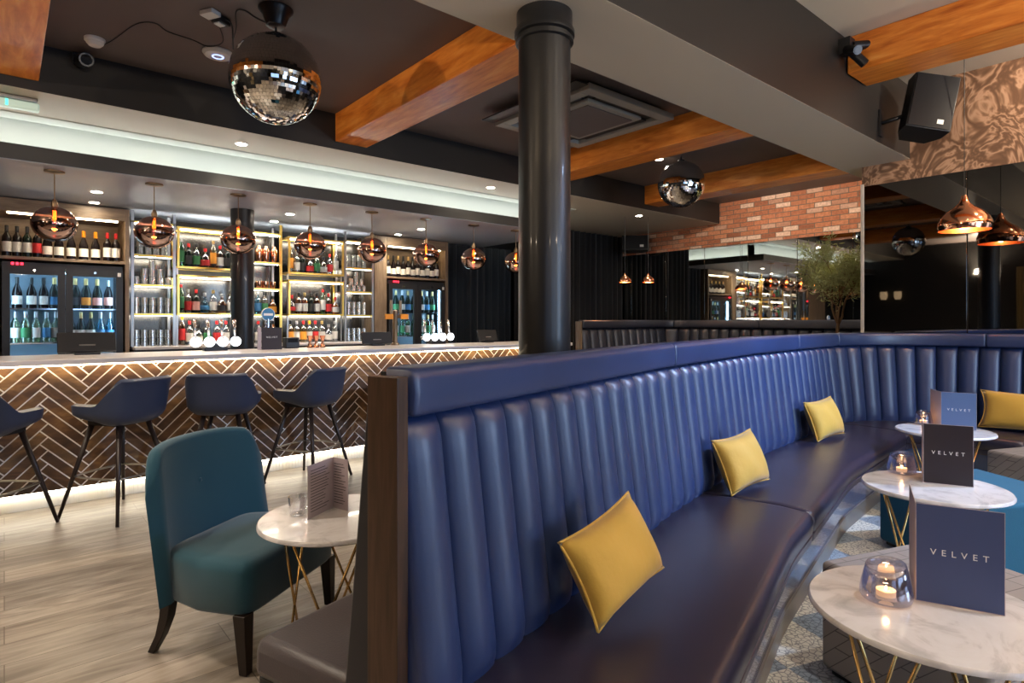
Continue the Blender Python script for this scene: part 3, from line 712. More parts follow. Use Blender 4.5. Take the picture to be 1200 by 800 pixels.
# copper shakers and mugs
sh = None
for i, px in enumerate((303.5, 311.5, 321)):
    if not sh:
        bm = B(); lathe(bm, [(0, 0), (.026, 0), (.032, .05), (.043, .13), (.04, .165), (.026, .185)], 24, cap=False); sh = obj('cocktail_shaker', bm, 'copper', smooth=True, ang=50)
        bm = B(); lathe(bm, [(.024, .186), (.024, .2), (.018, .212), (0, .216)], 20, cap=False); obj('cap', bm, 'copper', sh, True)
        q = sh
    else: q = dup(sh, (0, 0, 0))
    q.location = (XA(px, 7.72), 7.72, 2.127); tag(q, 'copper cocktail shaker on top shelf of the narrow rack, %s from the slim bar column' % ORD[i], 'cocktail shaker', 'copper cocktail shakers')
mg = None
for i, px in enumerate((303.5, 311, 319.5)):
    if not mg:
        bm = B(); lathe(bm, [(0, 0), (.03, 0), (.036, .02), (.037, .09), (.034, .09), (.032, .01), (0, .01)], 24, cap=False); mg = obj('copper_mug', bm, 'copper', smooth=True, ang=50)
        bm = B(); tube(bm, [(.036+.02*math.sin(t*PI/6), 0, .075-.055*t/6) for t in range(7)], .004); obj('handle', bm, 'copper', mg, True); q = mg
    else: q = dup(mg, (0, 0, 0), .5*i)
    q.location = (XA(px, 7.7), 7.7, 1.802); tag(q, 'copper mug on middle shelf of the shaker rack, %s from the slim bar column' % ORD[i], 'mug', 'copper mugs')
# tumblers
tb = None
def tumblers(x0, x1, specs, where, group):
    global tb
    k = 0
    for z, cnts in specs:
        for lv, n in enumerate(cnts):
            for i in range(n):
                x = (x0+x1)/2+(i-(n-1)/2)*.077
                lab = 'upturned clear tumbler, %s in %s layer of the %s' % (ORD[i], ORD[lv], where % ('upper' if z > 2 else 'middle' if z > 1.7 else 'lower' if z > 1.3 else 'bottom'))
                if tb is None:
                    bm = B(); lathe(bm, [(.036, 0), (.031, .088), (0, .09)], 16, cap=False); lathe(bm, [(.033, 0), (.028, .076), (0, .078)], 16, cap=False); lathe(bm, [(.033, 0), (.036, 0)], 16, cap=False)
                    tb = obj('tumbler', bm, 'tumbler', smooth=True, ang=50, fixn=False); q = tb
                else: q = dup(tb, (0, 0, 0))
                q.location = (x, 7.7, z+lv*.092); tag(q, lab, 'glass', group)
tumblers(1.045, 1.475, ((2.127, (4, 4)), (1.802, (5, 3, 1)), (1.482, (5, 5)), (1.122, (5, 5))), '%s pile, near tumbler rack', 'tumblers stacked on the near rack')
tumblers(3.49, 3.92, ((2.127, (4, 4)), (1.802, (4, 3, 1)), (1.482, (4, 4)), (1.122, (4, 4))), '%s pile, far tumbler rack', 'tumblers stacked on the far rack')
# ------------------------------------------------------------------ things on the bar
def till(px, w, Y, label, h=.16, tilt=20, rz=0):
    t = thing('till_screen', label, 'till', (XA(px, Y), Y, 1.121), rz)
    bm = B(); box(bm, -w*.22, w*.22, -.06, .1, 0, .02); box(bm, -w*.08, w*.08, 0, .03, .02, h*.5); obj('stand', bm, 'black', t, bevel=.004)
    s = bx('screen', (-w/2, w/2, -.016, .016, -h/2, h/2), 'black', t, bevel=.006); s.location = (0, 0, h/2+.015); s.rotation_euler = (R(-tilt), 0, 0)
    bx('badge', (-w*.14, w*.14, -.0185, -.016, -h*.2, -h*.13), 'steel', s)
    return t
till(102, .40, 6.12, 'wide black till screen seen from behind, in front of the near drinks fridge', .17)
till(441, .36, 6.2, 'black till standing beside the brass beer tower', .14)
till(571, .3, 6.2, 'black till at the far end of the bar before the dark curtain', .15)
t = thing('card_terminal', 'small dark block terminal on the bar beside the slate menu', 'card terminal', (XA(341, 6.2), 6.2, 1.121))
bx('body', (-.07, .07, -.05, .05, 0, .11), 'black', t, bevel=.008); bx('paper_cover', (-.05, .05, -.052, -.049, .06, .1), 'screen', t)
def taps(px, Y, n, label, grp):
    t = thing('beer_tap_rail', label, 'beer taps', (XA(px, Y), Y, 1.121))
    bm = B(); box(bm, -.1, .1, -.05, .05, 0, .035); box(bm, -.07, .07, -.04, .04, .035, .06); obj('base', bm, 'blackm', t, bevel=.005)
    w = .115*(n-1)
    bm = B(); tube(bm, [(-w/2-.05, 0, .075), (w/2+.05, 0, .075)], .018, 12); obj('rail', bm, 'chrome', t, True)
    for i in range(n):
        x = -w/2+i*.115
        bm = B(); tube(bm, [(x, 0, .075), (x, -.01, .13), (x, -.055, .12)], .011, 10); tube(bm, [(x, -.01, .13), (x, .01, .29)], .009, 10, r2=.016); h = obj('tap', bm, 'chrome', t, True)
        bm = B(); lathe(bm, [(.047, 0), (.047, .016)], 28); l = obj('badge_light', bm, 'tapglow', h); l.location = (x, -.035, .085); l.rotation_euler = (R(90), 0, 0)
    return t
taps(252, 6.12, 4, 'row of four beer taps with round glowing badges, before the near bottle shelves', 'beer taps')
taps(512, 6.2, 4, 'row of four beer taps with round glowing badges, before the far drinks fridge', 'beer taps')
t = thing('beer_tower', 'tall wooden-handled brass beer tower before the far drinks fridge', 'beer tower', (XA(463, 6.2), 6.2, 1.121))
bm = B(); lathe(bm, [(.05, 0), (.05, .02), (.03, .03), (.028, .3), (.034, .34), (.034, .4), (0, .41)], 24); obj('tower', bm, 'brass', t, True, ang=40)
for s_ in (-1, 1):
    bm = B(); tube(bm, [(s_*.02, 0, .33), (s_*.14, -.02, .33)], .018, 12); h = obj('tap', bm, 'brass', t, True)
    bx('handle', (s_*.06-.012 if s_ > 0 else -.072, .072 if s_ > 0 else -.048, -.03, -.006, .34, .52), 'brass', h)
    bx('badge', (min(s_*.05, s_*.15), max(s_*.05, s_*.15), -.05, -.035, .3, .36), 'labelo', h)
t = thing('beer_font', 'tall single beer font topped with a round blue sign', 'beer font', (XA(314, 6.22), 6.22, 1.121))
bm = B(); lathe(bm, [(.045, 0), (.045, .012), (.022, .02), (.02, .3), (0, .3)], 24); obj('post', bm, 'chrome', t, True, ang=40)
bm = B(); lathe(bm, [(.062, -.012), (.062, .012)], 32); l = obj('round_sign', bm, 'labelb', t); l.location = (0, 0, .345); l.rotation_euler = (R(90), 0, 0)
bm = B(); lathe(bm, [(.062, .0121), (.066, .0121), (.066, -.0121), (.062, -.0121)], 32, cap=False); box(bm, -.045, .045, -.012, .012, .0122, .0135); obj('white_ring_and_bar', bm, 'text', l)
bm = B(); tube(bm, [(0, -.015, .2), (0, -.07, .19), (0, -.075, .15)], .009, 10); obj('spout', bm, 'chrome', t, True)
# jiggers and cocktail tins behind the bar
for i, px in enumerate((363, 370.5, 378)):
    bm = B(); lathe(bm, [(.03, 0), (.012, .055), (.03, .125), (.027, .125), (.009, .056), (.027, 0)], 20, cap=False); q = obj('bar_jigger', bm, 'copper', smooth=True, ang=40)
    q.location = (XA(px, 6.15), 6.15, 1.121); tag(q, 'copper double jigger on the bar beside the black terminal, %s from it' % ORD[i], 'jigger', 'copper jiggers on the bar')
# ------------------------------------------------------------------ globe pendants over the bar
def globe():
    t = thing('globe_pendant', 'x', 'pendant lamp', (0, 6.09, 2.611))
    bm = B(); lathe(bm, [(.07, 0), (.07, -.012), (.012, -.022), (0, -.022)], 28); obj('ceiling_rose', bm, 'brass', t, True, ang=40)
    bm = B(); tube(bm, [(0, 0, -.02), (0, 0, -.235)], .0035, 8); obj('rod', bm, 'brass', t)
    bm = B(); lathe(bm, [(0, -.225), (.012, -.23), (.02, -.25), (.022, -.262), (.024, -.262), (.024, -.285), (.021, -.285), (.021, -.3), (.0, -.3)], 24); obj('socket', bm, 'brass', t, True, ang=40)
    bm = B(); pr = [(.156*math.sin(a), -.429+.141*math.cos(a)) for a in [R(8+172*i/26) for i in range(26)]]+[(0, -.57)]
    lathe(bm, pr, 40, cap=False); obj('globe_shade', bm, 'smoke', t, True)
    bm = B(); lathe(bm, [(0, -.3), (.012, -.302), (.018, -.33), (.018, -.4), (.008, -.42), (0, -.42)], 16); b_ = obj('bulb', bm, 'gamber', t, True)
    bm = B()
    for k in range(6):
        a = k*PI/3; tube(bm, [(.009*math.cos(a), .009*math.sin(a), -.32), (.009*math.cos(a+.5), .009*math.sin(a+.5), -.395)], .0022, 6)
    obj('filament', bm, 'filament', b_)
    return t
g0 = globe()
GL = ['hanging before the near wine shelf', 'hanging before the near tumbler rack', 'hanging before the slim bar column', 'hanging before the top bottle shelf', 'hanging before the far tumbler rack', 'hanging before the far wine shelf', 'hanging before the midnight blue curtain', 'half hidden by the tall column']
for i in range(8):
    q = g0 if i == 0 else dup(g0, (0, 0, 0))
    q.location = (.31+.702*i, 6.09, 2.611)
    l = bpy.data.lights.new('bulb', 'POINT'); l.energy = 5; l.color = (1, .72, .5); l.shadow_soft_size = .02
    lo = bpy.data.objects.new('bulb_light', l); COL.objects.link(lo); lo.location = (.31+.702*i, 6.09, 2.611-.37)
    tag(q, 'smoked copper glass globe pendant with glowing filament, '+GL[i], 'pendant lamp', 'globe pendants over the bar')
# ------------------------------------------------------------------ banquettes
class Path:
    def __init__(s, P, rad):
        pts = [Vector(P[0])]
        for i in range(1, len(P)-1):
            a, b, c = Vector(P[i-1]), Vector(P[i]), Vector(P[i+1]); d1 = (b-a).normalized(); d2 = (c-b).normalized()
            th = d1.angle(d2); r = rad[i-1]; L = r*math.tan(th/2)
            sg = 1 if d1.x*d2.y-d1.y*d2.x > 0 else -1
            n1 = Vector((-d1.y, d1.x))*sg; cen = b-d1*L+n1*r; st = b-d1*L-cen
            k = max(2, int(th*r/.02))
            for j in range(k+1):
                a_ = sg*th*j/k; pts.append(cen+Vector((st.x*math.cos(a_)-st.y*math.sin(a_), st.x*math.sin(a_)+st.y*math.cos(a_))))
        pts.append(Vector(P[-1])); s.p = pts; s.s = [0]
        for a, b in zip(pts, pts[1:]): s.s.append(s.s[-1]+(b-a).length)
        s.L = s.s[-1]; s.i = 0
    def at(s, t):
        t = min(max(t, 0), s.L)
        import bisect
        i = min(max(bisect.bisect_right(s.s, t)-1, 0), len(s.p)-2)
        f = (t-s.s[i])/max(1e-9, s.s[i+1]-s.s[i]); p = s.p[i].lerp(s.p[i+1], f)
        d = (s.p[i+1]-s.p[i]).normalized()
        # smoothed tangent
        if i > 0 and f < .5: d0 = (s.p[i]-s.p[i-1]).normalized(); d = (d0.lerp(d, .5+f)).normalized()
        elif i < len(s.p)-2 and f > .5: d1 = (s.p[i+2]-s.p[i+1]).normalized(); d = (d.lerp(d1, f-.5)).normalized()
        return p, Vector((d.y, -d.x))
    def arc(s, x):  # arclength where the path first reaches x
        for a, b, sa in zip(s.p, s.p[1:], s.s):
            if b.x >= x: return sa+(b-a).length*(x-a.x)/(b.x-a.x)
def sweep(path, ss, prof, mi=0, bm=None, caps=True):
    bm = bm or B(); rows = []
    for t in ss:
        p, n = path.at(t); rows.append([(p.x+n.x*o, p.y+n.y*o, z) for o, z in prof(t)])
    vs = grid(bm, rows, mi, closed=True)
    if caps:
        bm.faces.new(vs[0][::-1]).material_index = mi; bm.faces.new(vs[-1]).material_index = mi
    return bm
def frange(a, b, st):
    n = max(1, int(math.ceil((b-a)/st))); return [a+(b-a)*i/n for i in range(n+1)]
def banquette(name, P, rad, label, zb, cushions, pads, mats, postmat, rw=.153, depth=.58, ztop=1.285, thick=.1, group=None):
    path = Path(P, rad); t = thing(name, label, 'banquette', (P[0][0], P[0][1], 0), 0, group)
    off = Vector((-P[0][0], -P[0][1], 0)); L = path.L
    def shift(bm): bmesh.ops.translate(bm, vec=off, verts=bm.verts); return bm
    nr = round(L/rw); rw = L/nr; zs, zt = zb+.45, zb+ztop-.118
    lean = .085
    # channelled back : one sheet with every rib
    zz = [zs-.03, zs, zs+.02, zs+.06, zs+.16, zs+.3, zs+.45, zt-.12, zt-.07, zt-.04, zt-.02, zt-.008, zt]
    ss = []
    for k in range(nr):
        for q in (0, .025, .09, .2, .35, .5, .65, .8, .91, .975): ss.append((k+q)*rw)
    ss.append(L-1e-4)
    def prof(s_):
        f = (s_/rw) % 1; bl = .05*(max(0, 1-(2*f-1)**2))**.55
        r = []
        for z in zz:
            h = zt-z; tp = 1 if h > .07 else math.sqrt(max(0, 1-(1-h/.07)**2)); g_ = z-zs; tb_ = 1 if g_ > .05 else max(.5, math.sqrt(max(0, 1-(1-g_/.05)**2)))
            r.append((-lean*(z-zs)/(zt-zs)+bl*min(tp, 1)*min(tb_, 1)-.012*(1-tp), z))
        return r+[(-lean-.03, zt), (-lean-.03, zs-.03)]
    obj('channelled_back', shift(sweep(path, ss, prof)), mats[0], t, True, ang=60)
    # head roll in lengths
    edges = [0]+pads+[L]
    for a, b in zip(edges, edges[1:]):
        def pf(s_, a=a, b=b):
            e = min(s_-a, b-s_); k = 0 if e > .02 else .012*(1-math.sqrt(max(0, 1-(1-e/.02)**2)))
            o0, o1, z0, z1 = -lean-.03+k*.2, -.018-k, zt-.002+k, zb+ztop-k; r = .028; pr = [(o0, z0)]
            for j in range(5): an = R(-90+22.5*j); pr.append((o1-r*.6+r*.6*math.cos(an), z0+r*.6+r*.6*math.sin(an)))
            pr.append((o1+.004, (z0+z1)/2))
            for j in range(6): an = R(18*j); pr.append((o1-r+r*math.cos(an), z1-r+r*math.sin(an)))
            pr.append((o0, z1)); return pr
        e_ = [a+.002, a+.006, a+.012, a+.02]; f_ = [b-.02, b-.012, b-.006, b-.002]
        obj('head_roll', shift(sweep(path, e_+frange(a+.04, b-.04, .06)+f_, pf)), mats[0], t, True, ang=60)
    # backing board
    obj('backing_board', shift(sweep(path, frange(.0, L, .06), lambda s_: [(-.11, zb), (-lean-.031, zb), (-lean-.031, zb+ztop-.012), (-.11-.02, zb+ztop-.012)])), 'black', t)
    # seat cushions
    edges = [0]+cushions+[L]
    for a, b in zip(edges, edges[1:]):
        def pf(s_, a=a, b=b):
            e = min(s_-a, b-s_); k = 0 if e > .03 else .014*(1-math.sqrt(max(0, 1-(1-e/.03)**2)))
            z1 = zs-k; d = depth-k; pr = [(.0, zs-.15), (.0, z1-.01), (.03, z1), (.2, z1+.01), (d-.16, z1+.008)]
            for j in range(6): an = R(90-18*j); pr.append((d-.045+.045*math.cos(an), z1-.045+.045*math.sin(an)))
            pr += [(d-.004, zs-.1), (d-.014, zs-.106), (d-.004, zs-.112), (d-.01, zs-.15)]; return pr
        e_ = [a+.0015, a+.005, a+.012, a+.03]; f_ = [b-.03, b-.012, b-.005, b-.0015]
        obj('seat_cushion', shift(sweep(path, e_+frange(a+.05, b-.05, .06)+f_, pf)), mats[1], t, True, ang=60)
    obj('base', shift(sweep(path, frange(.01, L, .06), lambda s_: [(0, zb+.0), (0, zs-.151), (depth-.03, zs-.151), (depth-.055, zb+.0)])), mats[2], t, True, ang=40)
    obj('kickboard', shift(sweep(path, frange(.01, L, .06), lambda s_: [(depth-.06, zb+.007), (depth-.06, zb+.12), (depth-.035, zb+.12), (depth-.045, zb+.007)])), mats[3], t, True, ang=40)
    p, n = path.at(0); d = Vector((-n.y, n.x))
    ang = math.atan2(d.y, d.x)
    m = bx('end_post', (-.04, -.002, thick*-.0+.036, .036+thick, zb, zb+ztop-.02), postmat, t, bevel=.002); m.rotation_euler = (0, 0, ang)
    return t, path
P1 = [(.76, 1.238), (2.5, 1.77), (4.14, 2.13), (6.70, 2.40), (6.70, -1.2)]
ban, path = banquette('curved_banquette', P1, [3, 3.5, .82], 'large curved navy leather banquette with upright channelled back and walnut end post', 0, [], [1.96, 4.36, 6.1, 8.2], None, None) if False else (None, Path(P1, [3, 3.5, .82]))
s1, s2 = path.arc(2.66), path.arc(5.0)
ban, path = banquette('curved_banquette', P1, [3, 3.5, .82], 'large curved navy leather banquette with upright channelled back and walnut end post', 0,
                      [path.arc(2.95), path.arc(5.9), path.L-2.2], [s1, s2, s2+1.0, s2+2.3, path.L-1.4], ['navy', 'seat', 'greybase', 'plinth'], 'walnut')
banquette('far_banquette', [(6.3, 5.85), (8.32, 5.8), (8.32, 2.75)], [.25], 'dark slate channelled banquette along the far mirrors with light oak end post', .13,
          [1.4], [2.0, 3.4], ['farnavy', 'farnavy', 'black', 'black'], 'oakv', rw=.17)
# other side of the same divider: smooth bench facing the bar
d0 = Vector((1.74, .532)).normalized(); n0 = Vector((-d0.y, d0.x))
t = thing('grey_bench', 'charcoal leather bench backing onto the curved navy banquette, facing the bar', 'bench', (.76, 1.238, 0), math.atan2(d0.y, d0.x))
def lbox(name, u0, u1, prof, mat, bev=.02):
    bm = B(); a = [bm.verts.new((u0, o, z)) for o, z in prof]; b = [bm.verts.new((u1, o, z)) for o, z in prof]
    bm.faces.new(a); bm.faces.new(b[::-1])
    for i in range(len(prof)): bm.faces.new((a[i], a[(i+1) % len(prof)], b[(i+1) % len(prof)], b[i]))
    return obj(name, bm, mat, t, bevel=bev)
lbox('backrest', -.02, 1.16, [(.137, .3), (.137, 1.255), (.155, 1.255), (.245, .44), (.245, .3)], 'benchback', .012)
lbox('seat_cushion', -.0, 1.16, [(.2, .33), (.2, .46), (.66, .455), (.67, .33)], 'grey_leather', .035)
lbox('base', 0.02, 1.15, [(.14, .001), (.14, .33), (.66, .33), (.62, .001)], 'black', .004)
# ------------------------------------------------------------------ cushions
def cushion(w, h, th, label, loc, rz, tilt, roll=0, piping=True):
    t = tag(None or bpy.data.objects.new('cushion', None), label, 'cushion', 'mustard cushions on the banquette'); COL.objects.link(t)
    def surf(u, v, sg):
        e = (1-abs(u)**2.6)*(1-abs(v)**2.6); k = th*.5*max(e, 0)**.5
        pin = 1-.11*(1-abs(u)**2)*abs(v)**3-0; pin2 = 1-.09*(1-abs(v)**2)*abs(u)**3
        return Vector((u*w/2*pin2, sg*k+.004*math.sin(7*u+3*v)*max(e, 0), v*h/2*pin))
    n = 18; bm = B()
    for sg in (-1, 1):
        grid(bm, [[surf(-1+2*i/n, -1+2*j/n, sg) for i in range(n+1)] for j in range(n+1)])
    bmesh.ops.remove_doubles(bm, verts=bm.verts, dist=.0005)
    obj('cover', bm, 'mustard', t, True)
    ring = [surf(-1+2*i/n, -1, 1) for i in range(n+1)]+[surf(1, -1+2*i/n, 1) for i in range(1, n+1)]+[surf(1-2*i/n, 1, 1) for i in range(1, n+1)]+[surf(-1, 1-2*i/n, 1) for i in range(1, n+1)]
    bm = B(); tube(bm, ring, .0045, 8); obj('piping', bm, 'mustard', t, True)
    t.location = loc
    t.rotation_mode = 'XYZ'
    t.rotation_euler = (Matrix.Rotation(rz, 4, 'Z') @ Matrix.Rotation(tilt, 4, 'X') @ Matrix.Rotation(roll, 4, 'Y')).to_euler()
    return t
def place_cushion(s_, w, h, label, lean=-24, roll=0, off=.17, zl=0, yaw=0):
    p, n = path.at(s_); d = Vector((-n.y, n.x)); rz = math.atan2(d.y, d.x)+R(yaw)
    return cushion(w, h, .15, label, (p.x+n.x*off, p.y+n.y*off, .46+h*.5*math.cos(R(lean))+.015+zl), rz, R(lean), R(roll))
place_cushion(path.arc(1.43), .40, .272, 'mustard velvet cushion nearest the walnut post, tilted on one corner', -24, -11, .2, .05, -14)
place_cushion(path.arc(3.13), .41, .30, 'mustard velvet cushion by the seat seam, second from the walnut post', -22, -3, .17, 0, -14)
place_cushion(path.arc(5.0), .42, .31, 'mustard velvet cushion third from the walnut post, where the banquette curves', -20, -3, .17, 0, -12)
p_ = path.L-(1.2+.95)
place_cushion(p_, .85, .33, 'long mustard bolster cushion on the wall side of the banquette behind the far menu', -18, 0, .13)
# ------------------------------------------------------------------ round marble tables
def table(label, x, y, rz):
    t = thing('marble_table', label, 'table', (x, y, 0), rz, 'round marble tables')
    bm = B(); lathe(bm, [(0, .598), (.285, .598), (.3, .606), (.3, .614), (.295, .62), (0, .62)], 72, cap=False); obj('tabletop', bm, 'marble', t, True, ang=50)
    bm = B(); lathe(bm, [(.2, .588), (.22, .588), (.22, .597), (.2, .597), (.2, .588)], 40, cap=False); obj('top_ring', bm, 'goldleg', t, True, ang=40)
    bm = B(); tube(bm, [(.2*math.cos(k*PI/24), .2*math.sin(k*PI/24), .014) for k in range(49)], .005, 8); obj('floor_ring', bm, 'goldleg', t, True)
    for k in range(4):
        for sg in (-1, 1):
            a = k*PI/2+.12*sg; b = a+sg*R(68)
            bm = B(); tube(bm, [(.21*math.cos(a), .21*math.sin(a), .59), (.2*math.cos(b), .2*math.sin(b), .012)], .0055, 8); obj('leg', bm, 'goldleg', t, True)
    return t
T1 = table('round white marble table nearest the camera with the large slate blue menu', 1.915, .505, .3)
def dup_t(x, y, rz, label): q = dup(T1, (x, y, 0), rz, label); return q
T2 = dup_t(3.36, .875, .5, 'middle round marble table carrying the dark plum menu')
T3 = dup_t(5.13, 1.275, .2, 'farthest round marble table carrying the pale blue menu')
T4 = dup_t(1.02, 2.29, .1, 'round marble table beside the teal chair with the printed lilac menu')
# menus
def menu(label, a, b, c, h, mo, mi_, txt):
    z = .621; t = thing('folded_menu', label, 'menu', (a[0], a[1], z))
    def leaf(p, q, name, m):
        p, q = Vector(p), Vector(q); d = (q-p); L = d.length; d.normalize(); ang = math.atan2(d.y, d.x)
        o = bx(name, (0, L, -.0012, .0012, 0, h), m, t, bevel=.0004); o.location = (p.x-a[0], p.y-a[1], 0); o.rotation_euler = (0, 0, ang); return o, L
    f, L = leaf(a, b, 'front_leaf', mo); leaf(a, c, 'rear_leaf', mi_)
    bm = B()
    for x0, x1, z0, z1 in ((0, L, 0, .0016), (0, L, h-.0016, h), (0, .0016, .0016, h-.0016), (L-.0016, L, .0016, h-.0016)): box(bm, x0, x1, -.0016, -.00115, z0, z1)
    obj('pale_edge', bm, 'menui', f)
    if txt: text('lettering', txt, .0235*L/.197, 'text', f, Matrix.Translation((L/2, -.0016, h*.52)) @ Matrix.Rotation(R(90), 4, 'X'), spacing=1.9)
    return t
menu('large slate blue VELVET menu standing on the marble table nearest the camera', (1.944, .55), (2.018, .367), (2.155, .626), .272, 'menub', 'menui', 'VELVET')
menu('dark plum VELVET menu standing on the middle marble table', (3.392, .928), (3.468, .747), (3.60, .99), .285, 'menud', 'menui', 'VELVET')
menu('pale blue VELVET menu standing on the farthest marble table', (5.235, 1.32), (5.283, 1.12), (5.40, 1.43), .262, 'menul', 'menui', 'VELVET')
# menu with printed inside on the left table
t = thing('folded_menu', 'tri-fold lilac menu printed with drinks lists beside the teal chair', 'menu', (1.02, 2.33, .621))
def leaf2(p, q, m='menui', lines=True):
    p, q = Vector(p), Vector(q); d = q-p; L = d.length; ang = math.atan2(d.y, d.x)
    o = bx('leaf', (0, L, -.0012, .0012, 0, .21), m, t); o.location = (p.x, p.y, 0); o.rotation_euler = (0, 0, ang)
    if lines:
        bm = B()
        for k in range(15):
            w = L*random.uniform(.45, .8); box(bm, L*.1, L*.1+w, -.0017, -.0013, .185-k*.0115, .1875-k*.0115)
        obj('printed_lines', bm, 'black', o)
leaf2((-.113, -.02), (.03, .07)); leaf2((.03, .07), (.055, -.02)); 
# menu stand on the bar
t = thing('folded_menu', 'dark VELVET menu standing on the bar in front of the slim column', 'menu', (XA(318, 6.0), 6.0, 1.121), R(-8))
o = bx('front_leaf', (-.09, .1, -.0015, .0015, 0, .215), 'menud', t); bx('rear_leaf', (-.12, -.092, .0, .05, 0, .215), 'menui', t)
text('lettering', 'VELVET', .024, 'text', o, Matrix.Translation((.005, -.002, .12)) @ Matrix.Rotation(R(90), 4, 'X'), spacing=1.4)
# candle holders
def votive(x, y, label, z=.621, r=.052):
    t = thing('candle_holder', label, 'candle holder', (x, y, z), random.uniform(-.4, .4), 'glass candle holders')
    prof = [(0, .0), (.7, .0), (1.05, .06), (1.12, .2), (1.12, .45), (1.06, .8), (.96, 1.25), (.86, 1.68)]
    bm = B(); seg = 40; rings = []
    def ringp(rr, zz, tilt):
        return [(rr*math.cos(2*PI*k/seg), rr*math.sin(2*PI*k/seg), zz+tilt*rr*math.cos(2*PI*k/seg+.5)) for k in range(seg)]
    rows = [ringp(max(a, .01)*r, b*r, .0 if b < .9 else .22*(b-.9)) for a, b in prof]
    rows += [ringp(.83*r, 1.68*r, .17), ringp(.92*r, 1.3*r, .08), ringp(1.02*r, .8*r, 0), ringp(1.04*r, .4*r, 0), ringp(.8*r, .22*r, 0), ringp(.01*r, .2*r, 0)]
    grid(bm, rows, closed=True); obj('glass', bm, 'votive', t, True)
    bm = B(); lathe(bm, [(0, .012), (.024, .012), (.0245, .028), (.023, .028), (.022, .025), (0, .025)], 24); c = obj('tealight', bm, 'wax', t, True, ang=40)
    bm = B(); lathe(bm, [(0, .027), (.0025, .029), (.003, .032), (.0015, .036), (0, .039)], 12, cap=False); obj('flame', bm, 'flame', c, True)
    l = bpy.data.lights.new('candle', 'POINT'); l.energy = .12; l.color = (1, .5, .2); l.shadow_soft_size = .008
    lo = bpy.data.objects.new('candle_light', l); COL.objects.link(lo); lo.location = (x, y, z+.06)
votive(1.885, .605, 'smoked glass candle holder with lit tealight on the nearest marble table', r=.058)
votive(3.51, 1.055, 'smoked glass candle holder with lit tealight on the middle marble table', r=.058)
votive(5.30, 1.45, 'smoked glass candle holder with lit tealight on the farthest marble table', r=.055)
def glass(x, y, r, h, label, stem=False, z=.621):
    bm = B()
    if stem: lathe(bm, [(r, 0), (r*.9, .003), (.004, .006), (.004, h*.45), (r*.7, h*.55), (r, h*.75), (r*.8, h)], 24, cap=False)
    else: lathe(bm, [(0, .001), (r*.85, 0), (r, h), (r*.93, h), (r*.78, .008), (0, .008)], 24, cap=False)
    o = obj('drinking_glass', bm, 'table_glass', smooth=True, ang=60); o.location = (x, y, z); tag(o, label, 'glass', 'glassware on the table by the teal chair')
glass(.90, 2.40, .035, .075, 'small clear tumbler on the table between the teal chair and printed menu')
glass(.96, 2.46, .03, .06, 'low clear glass behind the printed menu on the table by the teal chair')
glass(1.16, 2.30, .022, .12, 'tall narrow glass beside the printed menu near the walnut post')
glass(1.2, 2.36, .035, .07, 'short clear tumbler behind the tall narrow glass')
# ------------------------------------------------------------------ cube stools
def cube_stool(label, A, Bp, mat, h=.45):
    A, Bp = Vector(A), Vector(Bp); d = (Bp-A).normalized(); w = (Bp-A).length
    t = thing('cube_stool', label, 'stool', (A.x, A.y, 0), math.atan2(d.y, d.x))
    bx('upholstered_seat', (0, w, -w, 0, .03, h), mat, t, bevel=.022)
    bx('base', (.03, w-.03, -w+.03, -.03, .007, .03), 'black', t)
cube_stool('quilted grey cube stool tucked under the nearest marble table', (2.48, 1.03), (3.06, .83), 'fabricgrey')
cube_stool('teal velvet cube stool beside the middle marble table', (4.2, 1.39), (4.8, 1.02), 'tealb')
cube_stool('quilted grey cube stool beyond the teal stool, before the long mustard cushion', (5.55, 1.12), (6.05, .91), 'fabricgrey')
# ------------------------------------------------------------------ teal chair
t = thing('teal_chair', 'teal velvet upholstered chair with dark tapered legs beside the left marble table', 'chair', (.83, 2.88, 0), R(35.3))
w = .33
bm = B()
rows = []
for z, ins in ((.235, .01), (.25, 0), (.4, 0), (.43, .006), (.445, .03), (.45, .07)):
    r_ = []
    for k in range(40):
        a = 2*PI*k/40; ex = .22; cx_ = math.copysign(abs(math.cos(a))**ex, math.cos(a)); cy_ = math.copysign(abs(math.sin(a))**ex, math.sin(a))
        r_.append(((w-ins-(.07*cy_ if cy_ > 0 else 0))*cx_, (.24-ins)*cy_-.045, z))
    rows.append(r_)
vs = grid(bm, rows, closed=True); bm.faces.new(vs[-1]); bm.faces.new(vs[0][::-1])
obj('seat', bm, 'teal', t, True, ang=70)
# wrapped back
bm = B(); n = 30; m_ = 16; outer = []; inner = []
def backpt(u, v, th):
    # u -1..1 round the back, v 0..1 height
    a = u*R(62); rx, ry = .362, .13
    x = rx*math.sin(a)/math.sin(R(62)); y = .115+ry*(math.cos(a)-math.cos(R(62)))/(1-math.cos(R(62)))
    flare = 0
    hh = .235+(.62-.05*abs(u)**3-.13*(max(0, abs(u)-.72)/.28)**2)*v
    nx, ny = math.sin(a)*.8, math.cos(a)
    y += .07*v
    return Vector((x*(1+flare)-nx*th, y-ny*th, hh))
prof_rows = []
for i in range(n+1):
    u = -1+2*i/n; r_ = []
    T_ = .06*min(1, math.sqrt(max(.03, (1-abs(u))/.1)))
    for j in range(m_+1):
        v = j/m_; r_.append(backpt(u, v, 0))
    top = backpt(u, 1, T_/2)
    for q in (30, 60, 90, 120, 150):
        pt = backpt(u, 1, T_/2-T_/2*math.cos(R(q))); pt.z += .022*math.sin(R(q)); r_.append(pt)
    for j in range(m_, -1, -1):
        v = j/m_; dim = .011*math.exp(-((u/.12)**2+((v-.68)/.06)**2)); r_.append(backpt(u, v, T_-dim))
    prof_rows.append(r_)
